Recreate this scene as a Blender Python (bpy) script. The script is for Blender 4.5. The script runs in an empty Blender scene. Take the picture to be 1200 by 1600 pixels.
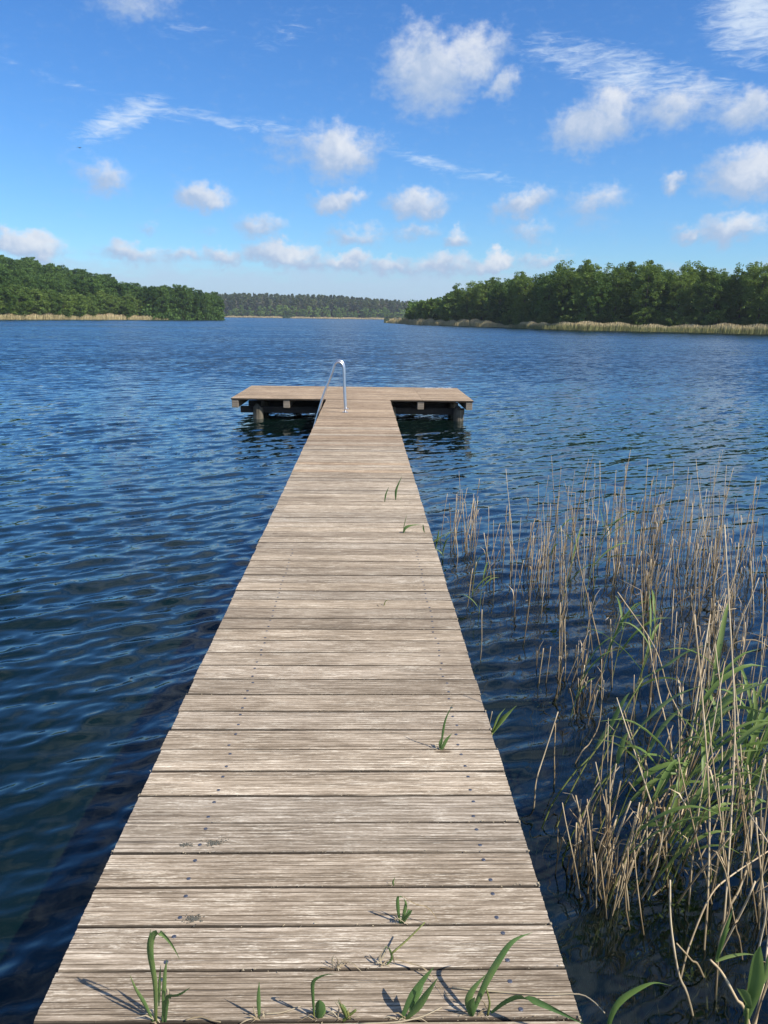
import bpy, bmesh, math, random
import numpy as np
from mathutils import Vector, Matrix

# ------------------------------------------------------------------ scene, camera, light
sc = bpy.context.scene
COL = sc.collection
RAD = math.radians
CAM_H = 1.6            # camera above the deck (deck top is z = 0)
WATER = -0.43          # lake level
PITCH, YAW, ROLL, FPX = RAD(13.652), RAD(1.518), RAD(0.814), 1249.6


def cam_axes():
    cp, sp, cy, sy = math.cos(PITCH), math.sin(PITCH), math.cos(YAW), math.sin(YAW)
    F = Vector((sy * cp, cy * cp, -sp)); R = Vector((cy, -sy, 0)); U = R.cross(F)
    c, s = math.cos(ROLL), math.sin(ROLL)
    return F, c * R + s * U, c * U - s * R


CF, CR, CU = cam_axes()
cam_data = bpy.data.cameras.new('camera')
cam = bpy.data.objects.new('camera', cam_data); COL.objects.link(cam)
cam.matrix_world = Matrix(((CR.x, CU.x, -CF.x, 0), (CR.y, CU.y, -CF.y, 0), (CR.z, CU.z, -CF.z, CAM_H), (0, 0, 0, 1)))
cam_data.sensor_fit = 'VERTICAL'; cam_data.sensor_height = 36; cam_data.sensor_width = 27
cam_data.lens = FPX / 1600 * 36
cam_data.clip_start = 0.05; cam_data.clip_end = 9000
sc.camera = cam

SUN_EL, SUN_AZ = RAD(43), RAD(121)        # azimuth clockwise from +Y
sun_dir = Vector((math.sin(SUN_AZ) * math.cos(SUN_EL), math.cos(SUN_AZ) * math.cos(SUN_EL), math.sin(SUN_EL)))
sd = bpy.data.lights.new('sun', 'SUN'); sd.energy = 4.0; sd.angle = RAD(0.53); sd.color = (1.0, 0.95, 0.87)
sun = bpy.data.objects.new('sun', sd); COL.objects.link(sun)
sun.rotation_euler = (-sun_dir).to_track_quat('-Z', 'Y').to_euler()

sc.view_settings.view_transform = 'Standard'; sc.view_settings.look = 'None'
sc.view_settings.gamma = 1; sc.view_settings.exposure = 0.62; sc.view_settings.use_curve_mapping = False
sc.cycles.max_bounces = 10; sc.cycles.diffuse_bounces = 3; sc.cycles.glossy_bounces = 3
sc.cycles.transmission_bounces = 4; sc.cycles.transparent_max_bounces = 12; sc.cycles.volume_bounces = 0
sc.cycles.use_denoising = True
sc.cycles.sample_clamp_indirect = 4.0


# ------------------------------------------------------------------ node helpers
class NT:
    """small helper for wiring node trees"""
    def __init__(self, tree):
        self.t = tree
        for n in list(tree.nodes): tree.nodes.remove(n)

    def n(self, kind, **kw):
        nd = self.t.nodes.new(kind)
        for k, v in kw.items(): setattr(nd, k, v)
        return nd

    def put(self, sock, v):
        if isinstance(v, bpy.types.NodeSocket): self.t.links.new(v, sock)
        elif v is not None: sock.default_value = v

    def m(self, op, a, b=None, c=None, clamp=False):
        nd = self.n('ShaderNodeMath', operation=op, use_clamp=clamp)
        for i, v in enumerate((a, b, c)): self.put(nd.inputs[i], v)
        return nd.outputs[0]

    def v(self, op, a, b=None, scale=None, out=0):
        nd = self.n('ShaderNodeVectorMath', operation=op)
        self.put(nd.inputs[0], a)
        if b is not None: self.put(nd.inputs[1], b)
        if scale is not None: self.put(nd.inputs[3], scale)
        return nd.outputs[out]

    def noise(self, vec, scale, detail=4, rough=0.55, dist=0.0, out=0):
        nd = self.n('ShaderNodeTexNoise')
        self.put(nd.inputs['Vector'], vec); nd.inputs['Scale'].default_value = scale
        nd.inputs['Detail'].default_value = detail; nd.inputs['Roughness'].default_value = rough
        nd.inputs['Distortion'].default_value = dist
        return nd.outputs[out]

    def smooth(self, x, lo, hi, a=0.0, b=1.0):
        nd = self.n('ShaderNodeMapRange', interpolation_type='SMOOTHSTEP')
        self.put(nd.inputs[0], x)
        for i, v in enumerate((lo, hi, a, b)): self.put(nd.inputs[i + 1], v)
        return nd.outputs[0]

    def lin(self, x, lo, hi, a=0.0, b=1.0):
        nd = self.n('ShaderNodeMapRange')
        self.put(nd.inputs[0], x)
        for i, v in enumerate((lo, hi, a, b)): self.put(nd.inputs[i + 1], v)
        return nd.outputs[0]

    def mix(self, f, a, b, mode='MIX'):
        nd = self.n('ShaderNodeMix', data_type='RGBA', blend_type=mode)
        self.put(nd.inputs[0], f)
        for i, v in ((6, a), (7, b)):
            if isinstance(v, tuple) and len(v) == 3: v = v + (1,)
            self.put(nd.inputs[i], v)
        return nd.outputs[2]

    def mapping(self, vec, loc=(0, 0, 0), rot=(0, 0, 0), scale=(1, 1, 1), kind='POINT'):
        nd = self.n('ShaderNodeMapping', vector_type=kind)
        self.put(nd.inputs[0], vec)
        nd.inputs[1].default_value = loc; nd.inputs[2].default_value = rot; nd.inputs[3].default_value = scale
        return nd.outputs[0]

    def ramp(self, f, stops):
        nd = self.n('ShaderNodeValToRGB'); e = nd.color_ramp.elements
        while len(e) < len(stops): e.new(0.5)
        for i, (p, c) in enumerate(stops):
            e[i].position = p; e[i].color = tuple(c) + (1,)
        self.put(nd.inputs[0], f)
        return nd.outputs[0]


# ------------------------------------------------------------------ sky
def px_angles(x, y):
    d = CF + CR * ((x - 600) / FPX) - CU * ((y - 800) / FPX); d.normalize()
    return math.degrees(math.atan2(d.x, d.y)), math.degrees(math.asin(d.z))


DEG_PX = math.degrees(1 / FPX)
# cumulus: centre in the frame, half sizes, tilt, strength  (turned into sky directions below)
CUMULUS = [
    (676, 118, 92, 68, 8, 1.0), (735, 92, 74, 50, 22, .86), (638, 98, 54, 48, 40, .8), (785, 134, 34, 25, 25, .8), (655, 60, 32, 42, 30, .62),
    (527, 240, 72, 48, 0, 1.05), (450, 238, 68, 48, 0, .42), (590, 232, 40, 30, 0, .42),
    (925, 195, 84, 46, 15, 1.0), (958, 165, 54, 44, 0, .9), (1052, 170, 74, 38, 12, .8),
    (1168, 172, 70, 36, -5, .9), (1168, 272, 80, 44, 0, 1.1), (1142, 360, 66, 30, 4, .95), (1076, 362, 34, 16, 0, .8),
    (316, 308, 54, 24, 2, .98), (166, 281, 50, 34, 10, .78), (130, 262, 44, 34, 0, .36), (528, 314, 52, 22, 6, 1.0), (650, 317, 68, 30, 4, .95),
    (818, 320, 66, 26, 20, .92), (930, 316, 60, 34, 10, .72), (925, 345, 56, 30, 0, .4), (405, 352, 52, 26, -8, .78), (232, 352, 24, 14, 0, .5),
    (556, 368, 60, 24, 0, .72), (438, 395, 76, 24, 0, 1.15), (36, 381, 66, 26, -8, 1.2), (346, 399, 48, 18, 0, .95),
    (200, 397, 66, 20, 0, .85), (712, 374, 26, 20, 10, .95), (822, 362, 54, 24, -10, .6), (772, 408, 46, 20, 10, 1.25),
    (650, 362, 54, 18, 0, .6), (1055, 289, 24, 16, 20, .8), (205, 6, 80, 32, 0, .6), (540, 410, 70, 20, 0, .95),
    (700, 416, 100, 24, 0, .85), (610, 414, 80, 20, 0, .85), (330, 358, 24, 12, 0, .35), (850, 405, 60, 16, 0, .7), (480, 412, 60, 20, 0, .85), (290, 402, 60, 16, 0, .7), (60, 395, 70, 16, 0, .55),
]
CIRRUS = [
    (190, 186, 74, 20, 24, .75), (245, 168, 60, 16, -8, .5), (345, 190, 60, 10, -14, .5), (420, 200, 80, 14, -6, .36),
    (900, 90, 90, 26, -14, .6), (985, 115, 110, 32, -16, .68), (1080, 135, 80, 26, -14, .5), (1175, 22, 70, 54, -35, .9),
    (680, 256, 80, 12, -14, .5), (770, 275, 60, 10, -14, .34), (85, 122, 80, 8, -12, .25), (450, 50, 90, 26, 20, .2), (300, 45, 70, 20, 0, .22),
]


def make_world():
    w = bpy.data.worlds.new('World'); sc.world = w; w.use_nodes = True
    k = NT(w.node_tree)
    sky = k.n('ShaderNodeTexSky', sky_type='NISHITA', sun_disc=False)
    sky.sun_elevation = SUN_EL; sky.sun_rotation = SUN_AZ
    sky.air_density = 1.0; sky.dust_density = 0.35; sky.ozone_density = 2.2; sky.altitude = 0
    hs = k.n('ShaderNodeHueSaturation'); hs.inputs['Saturation'].default_value = 1.2
    k.put(hs.inputs['Color'], sky.outputs[0])
    base = k.mix(1.0, hs.outputs[0], (0.53, 0.80, 1.10), 'MULTIPLY')
    geo = k.n('ShaderNodeTexCoord').outputs['Generated']
    sep = k.n('ShaderNodeSeparateXYZ'); k.put(sep.inputs[0], geo)
    az = k.m('MULTIPLY', k.m('ARCTAN2', sep.outputs[0], sep.outputs[1]), 180 / math.pi)
    az = k.m('SUBTRACT', k.m('PINGPONG', k.m('ADD', az, 27.0), 57.0), 27.0)     # the band of clouds goes on all round
    el = k.m('MULTIPLY', k.m('ARCSINE', sep.outputs[2]), 180 / math.pi)
    comb = k.n('ShaderNodeCombineXYZ'); k.put(comb.inputs[0], az); k.put(comb.inputs[1], el)
    p0 = comb.outputs[0]
    # ragged outlines: push the lookup about with noise of two sizes
    w1 = k.v('SCALE', k.v('SUBTRACT', k.noise(p0, 0.55, 3, .55, out=1), (.5, .5, .5)), scale=2.0)
    w2 = k.v('SCALE', k.v('SUBTRACT', k.noise(p0, 2.1, 4, .6, out=1), (.5, .5, .5)), scale=.8)
    p = k.v('ADD', p0, k.v('ADD', w1, w2))

    def field(lst, vec, light=False, size=1.0):
        acc = None; lit = None; wsum = None
        for (x, y, rx, ry, tilt, s) in lst:
            a, e = px_angles(x, y)
            q = k.mapping(vec, (a, e, 0), (0, 0, RAD(tilt)), (rx * DEG_PX * size, ry * DEG_PX * size, 1), 'TEXTURE')
            ln = k.v('LENGTH', k.v('MULTIPLY', q, (1, 1, 0)), out=1)
            d = k.m('MULTIPLY', k.m('SUBTRACT', 1.25, ln, clamp=True), s)
            acc = d if acc is None else k.m('SMOOTH_MAX', acc, d, 0.12)
            if light:
                l = k.m('MULTIPLY', k.v('DOT_PRODUCT', q, (.45, .8, 0), out=1), d)
                lit = l if lit is None else k.m('ADD', lit, l)
                wsum = d if wsum is None else k.m('ADD', wsum, d)
        if light:
            return acc, k.m('DIVIDE', lit, k.m('ADD', wsum, 0.02))
        return acc

    dens, lit = field(CUMULUS, p, True, .86)
    fine = k.noise(k.mapping(p0, scale=(.85, 1.25, 1)), 1.25, 6, .64)
    puff = k.noise(p0, 0.9, 5, .6, 0.4)
    dens2 = k.m('ADD', dens, k.m('MULTIPLY', k.m('SUBTRACT', fine, .5), 1.0))
    alpha = k.smooth(dens2, 0.10, 0.94)
    # cirrus: streaked noise
    ps = k.mapping(p0, (0, 0, 0), (0, 0, RAD(14)), (0.5, 2.2, 1))
    stre = k.noise(ps, 1.3, 6, .66, 0.8)
    ci = field(CIRRUS, p0)
    ci_a = k.m('MULTIPLY', k.smooth(k.m('ADD', ci, k.m('MULTIPLY', k.m('SUBTRACT', stre, .5), 1.7)), 0.1, 1.15), 0.75)
    ci_a = k.m('MULTIPLY', ci_a, k.smooth(ci, 0.0, 0.25))
    # low bank of distant cloud along the horizon
    bank_n = k.noise(k.mapping(p0, scale=(0.35, 1, 1)), 0.9, 5, .6)
    bank_top = k.m('ADD', 3.4, k.m('MULTIPLY', k.m('SUBTRACT', bank_n, .5), 4.2))
    bank = k.m('MULTIPLY', k.smooth(k.m('SUBTRACT', bank_top, el), -0.7, 1.2), 0.75)
    # higher up, outside the picture: unseen fair weather cloud, its cover raised to lighten the water
    zz = k.m('MAXIMUM', sep.outputs[2], 0.12)
    flat = k.v('DIVIDE', geo, k.n('ShaderNodeCombineXYZ').outputs[0])
    cz = k.n('ShaderNodeCombineXYZ')
    for i in range(3): k.put(cz.inputs[i], zz)
    flat = k.v('DIVIDE', geo, cz.outputs[0])
    hi = k.noise(flat, 1.6, 6, .58, 0.3)
    hi_a = k.m('MULTIPLY', k.smooth(hi, 0.40, 0.74), k.smooth(el, 19, 28))
    hi_a = k.m('MULTIPLY', hi_a, 0.68)
    # colours
    shade = k.m('ADD', k.m('MULTIPLY', lit, 0.85), k.m('MULTIPLY', k.m('SUBTRACT', puff, .5), 1.0))
    shade = k.smooth(k.m('ADD', shade, k.m('MULTIPLY', dens, 0.35)), -0.1, 1.05)
    ccol = k.mix(shade, (2.9, 3.75, 5.2), (6.25, 6.35, 6.55))
    c = k.mix(bank, base, (3.5, 4.55, 5.9))
    c = k.mix(ci_a, c, (5.6, 6.3, 7.0))
    c = k.mix(hi_a, c, (5.6, 5.9, 6.4))
    c = k.mix(k.m('MULTIPLY', alpha, 0.92), c, ccol)
    bg = k.n('ShaderNodeBackground'); bg.inputs['Strength'].default_value = 0.095
    k.put(bg.inputs[0], c)
    out = k.n('ShaderNodeOutputWorld'); k.put(out.inputs[0], bg.outputs[0])


make_world()


# ------------------------------------------------------------------ object helpers
def at(x, y, z=0.0):
    """where the sight line through a place in the photograph meets the level z"""
    d = CF + CR * ((x - 600) / FPX) - CU * ((y - 800) / FPX)
    t = (z - CAM_H) / d.z
    return Vector((0, 0, CAM_H)) + d * t


def at_y(x, y, Y):
    d = CF + CR * ((x - 600) / FPX) - CU * ((y - 800) / FPX)
    return Vector((0, 0, CAM_H)) + d * (Y / d.y)


def bearing(x, dist):
    """ground point (x, y) in the column x of the photograph, dist metres away"""
    a = RAD(px_angles(x, 495)[0])
    return math.sin(a) * dist, math.cos(a) * dist


def tag(o, label=None, cat=None, group=None, kind=None):
    for key, v in (('label', label), ('category', cat), ('group', group), ('kind', kind)):
        if v: o[key] = v
    return o


def link(name, mesh, parent=None, mat=None):
    o = bpy.data.objects.new(name, mesh); COL.objects.link(o)
    if parent: o.parent = parent
    if mat and not mesh.materials: mesh.materials.append(mat)
    return o


def empty(name, loc=(0, 0, 0)):
    o = bpy.data.objects.new(name, None); COL.objects.link(o); o.location = loc
    o.empty_display_size = 0.1
    return o


def mesh_from(name, verts, faces, mat=None, smooth=False):
    me = bpy.data.meshes.new(name); me.from_pydata([tuple(v) for v in verts], [], faces)
    if mat: me.materials.append(mat)
    if smooth: me.polygons.foreach_set('use_smooth', [True] * len(me.polygons))
    me.update()
    return me


def quads_mesh(name, V, mat=None):
    """V: (n,4,3) array of separate quads"""
    n = len(V); me = bpy.data.meshes.new(name)
    me.vertices.add(n * 4); me.vertices.foreach_set('co', V.reshape(-1).astype(np.float32))
    me.loops.add(n * 4); me.loops.foreach_set('vertex_index', np.arange(n * 4, dtype=np.int32))
    me.polygons.add(n); me.polygons.foreach_set('loop_start', np.arange(0, n * 4, 4, dtype=np.int32))
    me.update(calc_edges=True)
    if mat: me.materials.append(mat)
    return me


class MB:
    """collects simple solids and builds them as one mesh"""
    def __init__(self): self.v = []; self.f = []

    def box(self, x0, x1, y0, y1, z0, z1):
        b = len(self.v)
        self.v += [(x, y, z) for z in (z0, z1) for y in (y0, y1) for x in (x0, x1)]
        self.f += [tuple(b + i for i in q) for q in ((0, 2, 3, 1), (4, 5, 7, 6), (0, 1, 5, 4), (2, 6, 7, 3), (0, 4, 6, 2), (1, 3, 7, 5))]

    def tube(self, pts, rad, sides=6, cap=True):
        pts = [Vector(p) for p in pts]; n = len(pts); b = len(self.v)
        up = None
        for i, p in enumerate(pts):
            t = (pts[min(i + 1, n - 1)] - pts[max(i - 1, 0)])
            t = t.normalized() if t.length > 1e-9 else Vector((0, 0, 1))
            if up is None:
                up = t.orthogonal().normalized()
            up = (up - t * up.dot(t));
            up = up.normalized() if up.length > 1e-6 else t.orthogonal().normalized()
            w = t.cross(up); r = rad[i] if isinstance(rad, (list, tuple)) else rad
            for s in range(sides):
                a = 2 * math.pi * s / sides
                self.v.append(tuple(p + (up * math.cos(a) + w * math.sin(a)) * r))
        for i in range(n - 1):
            for s in range(sides):
                s2 = (s + 1) % sides
                self.f.append((b + i * sides + s, b + i * sides + s2, b + (i + 1) * sides + s2, b + (i + 1) * sides + s))
        if cap:
            self.f.append(tuple(b + s for s in reversed(range(sides))))
            self.f.append(tuple(b + (n - 1) * sides + s for s in range(sides)))

    def blade(self, pts, width, side=None, fold=0.25, profile=None):
        """a reed leaf: folded strip along pts, pointed at the tip"""
        pts = [Vector(p) for p in pts]; n = len(pts); b = len(self.v)
        for i, p in enumerate(pts):
            t = (pts[min(i + 1, n - 1)] - pts[max(i - 1, 0)]).normalized()
            sd_ = Vector(side) if side is not None else t.cross(Vector((0, 0, 1)))
            sd_ = sd_ - t * sd_.dot(t)
            sd_ = sd_.normalized() if sd_.length > 1e-6 else t.orthogonal().normalized()
            u = i / (n - 1)
            wf = profile[i] if profile else min(1.0, (0.45 + 1.6 * u)) * (1 - max(0, (u - .35) / .65) ** 1.6)
            w = max(width * wf * .5, 0.0004)
            nr = t.cross(sd_)
            self.v += [tuple(p - sd_ * w + nr * w * fold), tuple(p - nr * w * fold), tuple(p + sd_ * w + nr * w * fold)]
        for i in range(n - 1):
            q = b + i * 3
            self.f += [(q, q + 1, q + 4, q + 3), (q + 1, q + 2, q + 5, q + 4)]

    def build(self, name, mat, parent=None, smooth=False):
        return link(name, mesh_from(name, self.v, self.f, mat, smooth), parent)


def spline(pts, n):
    """Catmull-Rom through a few points"""
    P = [Vector(p) for p in pts]; P = [P[0] * 2 - P[1]] + P + [P[-1] * 2 - P[-2]]
    out = []; segs = len(P) - 3
    for i in range(n):
        u = i / (n - 1) * segs; j = min(int(u), segs - 1); t = u - j
        a, b, c, d = P[j:j + 4]
        out.append(0.5 * ((2 * b) + (c - a) * t + (2 * a - 5 * b + 4 * c - d) * t * t + (3 * b - a - 3 * c + d) * t ** 3))
    return out


# ------------------------------------------------------------------ materials
BOARD_W = 0.1470


def new_mat(name):
    m = bpy.data.materials.new(name); m.use_nodes = True
    return m, NT(m.node_tree)


def finish(k, shader):
    out = k.n('ShaderNodeOutputMaterial'); k.put(out.inputs[0], shader)


def principled(k, color, rough=0.7, normal=None, metallic=0.0, spec=None):
    b = k.n('ShaderNodeBsdfPrincipled')
    k.put(b.inputs['Base Color'], color if not (isinstance(color, tuple) and len(color) == 3) else color + (1,))
    k.put(b.inputs['Roughness'], rough); b.inputs['Metallic'].default_value = metallic
    if spec is not None: b.inputs['Specular IOR Level'].default_value = spec
    if normal is not None: k.put(b.inputs['Normal'], normal)
    return b.outputs[0]


def bump(k, height, strength=0.5, distance=0.01, normal=None):
    b = k.n('ShaderNodeBump'); b.inputs['Strength'].default_value = strength; b.inputs['Distance'].default_value = distance
    k.put(b.inputs['Height'], height)
    if normal is not None: k.put(b.inputs['Normal'], normal)
    return b.outputs[0]


def mat_plank(name, tone, warm):
    """silvered softwood decking: grain runs along the board (object x)"""
    m, k = new_mat(name)
    co = k.n('ShaderNodeTexCoord').outputs['Object']
    rnd = k.n('ShaderNodeObjectInfo').outputs['Random']
    off = k.n('ShaderNodeCombineXYZ')
    k.put(off.inputs[0], k.m('MULTIPLY', rnd, 91.0)); k.put(off.inputs[1], k.m('MULTIPLY', rnd, 57.0)); k.put(off.inputs[2], k.m('MULTIPLY', rnd, 23.0))
    p = k.v('ADD', co, off.outputs[0])
    # knots bend the grain
    kp = k.mapping(p, scale=(2.6, 8.5, 1.0))
    vor = k.n('ShaderNodeTexVoronoi', feature='F1'); k.put(vor.inputs['Vector'], kp); vor.inputs['Scale'].default_value = 1.0
    kd = k.m('ADD', vor.outputs['Distance'], k.m('MULTIPLY', k.m('SUBTRACT', k.noise(p, 60, 3, .6), .5), .09))
    knot = k.smooth(kd, 0.045, 0.10, 1.0, 0.0)
    ring = k.m('MULTIPLY', k.smooth(kd, .09, .12), k.smooth(kd, .14, .2, 1, 0))
    halo = k.smooth(kd, 0.05, 0.36, 1.0, 0.0)
    sepc = k.n('ShaderNodeSeparateColor'); k.put(sepc.inputs[0], vor.outputs['Color'])
    keep = k.m('GREATER_THAN', sepc.outputs[0], 0.66)
    knot = k.m('MULTIPLY', knot, keep); halo = k.m('MULTIPLY', halo, keep); ring = k.m('MULTIPLY', ring, keep)
    wob = k.noise(k.mapping(p, scale=(1.7, 5.0, 1)), 1.0, 3, .5)
    wob2 = k.noise(k.mapping(p, scale=(14, 22, 1)), 1.0, 2, .5)
    gy = k.n('ShaderNodeCombineXYZ')
    k.put(gy.inputs[1], k.m('ADD', k.m('ADD', k.m('MULTIPLY', k.m('SUBTRACT', wob, .5), 0.016), k.m('MULTIPLY', k.m('SUBTRACT', wob2, .5), .0022)), k.m('MULTIPLY', halo, 0.013)))
    pg = k.v('ADD', p, gy.outputs[0])
    grain = k.noise(k.mapping(pg, scale=(6.0, 90, 20)), 1.0, 5, .7)
    fine = k.noise(k.mapping(pg, scale=(15.0, 300, 60)), 1.0, 4, .68)
    speck = k.noise(k.mapping(p, scale=(70, 260, 60)), 1.0, 3, .65)
    broad = k.noise(k.mapping(pg, scale=(1.0, 18, 5)), 1.0, 3, .5)
    blot = k.noise(k.mapping(p, scale=(5.5, 15, 5)), 1.0, 5, .65)
    g = k.m('ADD', k.m('MULTIPLY', grain, .52), k.m('ADD', k.m('MULTIPLY', fine, .30), k.m('ADD', k.m('MULTIPLY', broad, .22), k.m('MULTIPLY', speck, .14))))
    t = tone
    col = k.ramp(g, [(.44, (.115 * t, .092 * t, .070 * t)), (.55, (.20 * t, .162 * t, .125 * t)), (.64, (.315 * t, .264 * t, .213 * t)), (.76, (.49 * t, .43 * t, .36 * t))])
    # bleached, flaking fibres
    pale = k.m('MULTIPLY', k.smooth(k.m('ADD', k.m('ADD', k.m('MULTIPLY', fine, .7), k.m('MULTIPLY', speck, .3)), k.m('MULTIPLY', k.m('SUBTRACT', blot, .5), .42)), .535, .64), 0.52)
    col = k.mix(pale, col, (.60 * t, .55 * t, .475 * t))
    # dark weather checks: long thin lines along the grain, stronger in places
    chk = k.noise(k.mapping(pg, scale=(1.1, 130, 30)), 1.0, 1, .5)
    chk2 = k.noise(k.mapping(pg, scale=(3.2, 240, 30)), 1.0, 1, .5)
    where = k.smooth(k.noise(k.mapping(p, scale=(2.2, 14, 1)), 1.0, 3, .6), .36, .60)
    check = k.m('MULTIPLY', k.m('MAXIMUM', k.smooth(chk, .62, .70), k.m('MULTIPLY', k.smooth(chk2, .64, .72), .8)), where)
    sy = k.n('ShaderNodeSeparateXYZ'); k.put(sy.inputs[0], k.v('ADD', co, gy.outputs[0]))
    raw = k.n('ShaderNodeSeparateXYZ'); k.put(raw.inputs[0], co)
    rib = k.smooth(raw.outputs[2], -.0004, -.0012)
    ribm = k.m('MULTIPLY', rib, k.smooth(k.noise(k.mapping(p, scale=(3.0, 42, 1)), 1.0, 4, .65), .34, .56, .50, 1.0))
    dark = k.m('MAXIMUM', k.m('MULTIPLY', check, .72), k.m('MULTIPLY', ribm, .80))
    col = k.mix(dark, col, (.055 * t, .042 * t, .031 * t))
    col = k.mix(k.m('MULTIPLY', halo, .22), col, (.20, .15, .105))
    col = k.mix(k.m('MULTIPLY', ring, .16), col, (.52 * t, .47 * t, .40 * t))
    col = k.mix(k.m('MULTIPLY', knot, .8), col, (.085, .062, .045))
    # every board differs a little
    tint = k.ramp(rnd, [(0.0, (.76, .735, .70)), (.2, (.95, .92, .875)), (.42, (1.04, 1.02, .99)), (.6, (.86, .86, .855)), (.8, (1.0, .96, .90)), (1.0, (1.14, 1.12, 1.08))])
    col = k.mix(1.0, col, tint, 'MULTIPLY')
    col = k.mix(1.0, col, warm, 'MULTIPLY')
    stain = k.noise(k.n('ShaderNodeNewGeometry').outputs['Position'], 1.1, 4, .6)
    col = k.mix(1.0, col, k.mix(k.smooth(stain, .32, .66), (.84, .82, .80), (1.07, 1.06, 1.05)), 'MULTIPLY')
    # black dirt and algae on the sides of the boards, down in the joints
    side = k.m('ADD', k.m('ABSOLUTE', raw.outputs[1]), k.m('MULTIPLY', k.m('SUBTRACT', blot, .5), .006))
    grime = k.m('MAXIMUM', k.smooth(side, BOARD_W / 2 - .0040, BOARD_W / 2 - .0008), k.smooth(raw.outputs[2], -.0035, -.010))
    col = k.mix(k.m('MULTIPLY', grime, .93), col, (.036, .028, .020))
    h = k.m('SUBTRACT', k.m('ADD', k.m('MULTIPLY', g, .9), k.m('MULTIPLY', blot, .15)), k.m('MULTIPLY', dark, .7))
    nrm = bump(k, h, 0.9, 0.004)
    finish(k, principled(k, col, 0.85, nrm, spec=.2))
    return m


def mat_timber(name, c1, c2, axis=(3, 40, 40), rough=.85):
    m, k = new_mat(name)
    co = k.n('ShaderNodeTexCoord').outputs['Object']
    rnd = k.n('ShaderNodeObjectInfo').outputs['Random']
    p = k.v('ADD', co, k.v('SCALE', (1, 2, 3), scale=k.m('MULTIPLY', rnd, 9.0)))
    n1 = k.noise(k.mapping(p, scale=axis), 1.0, 5, .6); n2 = k.noise(p, 6, 4, .6)
    f = k.m('ADD', k.m('MULTIPLY', n1, .7), k.m('MULTIPLY', n2, .4))
    col = k.ramp(f, [(.35, c1), (.72, c2)])
    finish(k, principled(k, col, rough, bump(k, f, .6, .01), spec=.2))
    return m


def mat_leafy(name, dark, light, trans=0.25, rough=.6, obj_var=0.6, tip=None, isl=True):
    """foliage: colour varies by leaf clump and by plant"""
    m, k = new_mat(name)
    rnd = k.n('ShaderNodeObjectInfo').outputs['Random']
    geo = k.n('ShaderNodeNewGeometry')
    co = k.n('ShaderNodeTexCoord').outputs['Object']
    n = k.noise(co, 0.45, 3, .6)
    f = k.m('ADD', k.m('MULTIPLY', geo.outputs['Random Per Island'], .45), k.m('ADD', k.m('MULTIPLY', n, .5), k.m('MULTIPLY', rnd, obj_var)))
    f = k.m('SUBTRACT', f, obj_var * .35)
    col = k.mix(k.smooth(f, .15, .95), dark, light)
    if tip:
        col = k.mix(k.m('MULTIPLY', k.smooth(geo.outputs['Random Per Island'], .7, 1.0), .6), col, tip)
    d = principled(k, col, rough, spec=.08)
    tr = k.n('ShaderNodeBsdfTranslucent'); k.put(tr.inputs[0], k.mix(.5, col, (light[0] * 1.5, light[1] * 1.35, light[2] * .8)))
    mx = k.n('ShaderNodeMixShader'); mx.inputs[0].default_value = trans
    k.put(mx.inputs[1], d); k.put(mx.inputs[2], tr.outputs[0])
    finish(k, mx.outputs[0])
    return m


def mat_blade(name, base, mid, tip, trans=.3, rough=.45, bscale=9.0):
    m, k = new_mat(name)
    rnd = k.n('ShaderNodeObjectInfo').outputs['Random']
    co = k.n('ShaderNodeTexCoord').outputs['Object']
    n = k.noise(k.v('ADD', co, k.v('SCALE', (5, 7, 3), scale=k.m('MULTIPLY', rnd, 7))), bscale, 4, .6)
    st = k.noise(k.mapping(co, scale=(220, 220, 6)), 1.0, 2, .5)
    f = k.m('ADD', k.m('MULTIPLY', n, .6), k.m('ADD', k.m('MULTIPLY', rnd, .35), k.m('MULTIPLY', st, .15)))
    col = k.ramp(f, [(.25, base), (.52, mid), (.85, tip)])
    d = principled(k, col, rough, spec=.25)
    tr = k.n('ShaderNodeBsdfTranslucent'); k.put(tr.inputs[0], col)
    mx = k.n('ShaderNodeMixShader'); mx.inputs[0].default_value = trans
    k.put(mx.inputs[1], d); k.put(mx.inputs[2], tr.outputs[0])
    finish(k, mx.outputs[0])
    return m


def mat_stalk(name, dry=True):
    """reed stalk: straw above, brown and slimy where it enters the water"""
    m, k = new_mat(name)
    rnd = k.n('ShaderNodeObjectInfo').outputs['Random']
    isl = k.n('ShaderNodeNewGeometry').outputs['Random Per Island']
    pos = k.n('ShaderNodeNewGeometry').outputs['Position']
    sp = k.n('ShaderNodeSeparateXYZ'); k.put(sp.inputs[0], pos)
    n = k.noise(k.mapping(pos, scale=(14, 14, 5)), 1.0, 3, .6)
    f = k.m('ADD', k.m('MULTIPLY', n, .7), k.m('MULTIPLY', k.m('FRACT', k.m('ADD', rnd, isl)), .4))
    col = k.ramp(f, [(.2, (.15, .095, .045)), (.42, (.35, .245, .13)), (.62, (.53, .395, .225)), (.9, (.68, .56, .37))])
    wet = k.smooth(k.m('ADD', sp.outputs[2], k.m('MULTIPLY', k.m('SUBTRACT', n, .5), .25)), WATER - .02, WATER + .26, 1, 0)
    col = k.mix(k.m('MULTIPLY', wet, .72), col, (.075, .055, .022))
    finish(k, principled(k, col, .55, spec=.35))
    return m


def mat_plain(name, c, rough=.8, scale=8, var=.35, metallic=0.0, bs=.3, bd=.01):
    m, k = new_mat(name)
    co = k.n('ShaderNodeTexCoord').outputs['Object']
    n = k.noise(co, scale, 5, .6)
    col = k.mix(n, tuple(v * (1 - var) for v in c), tuple(min(1, v * (1 + var)) for v in c))
    finish(k, principled(k, col, rough, bump(k, n, bs, bd), metallic))
    return m


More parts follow.
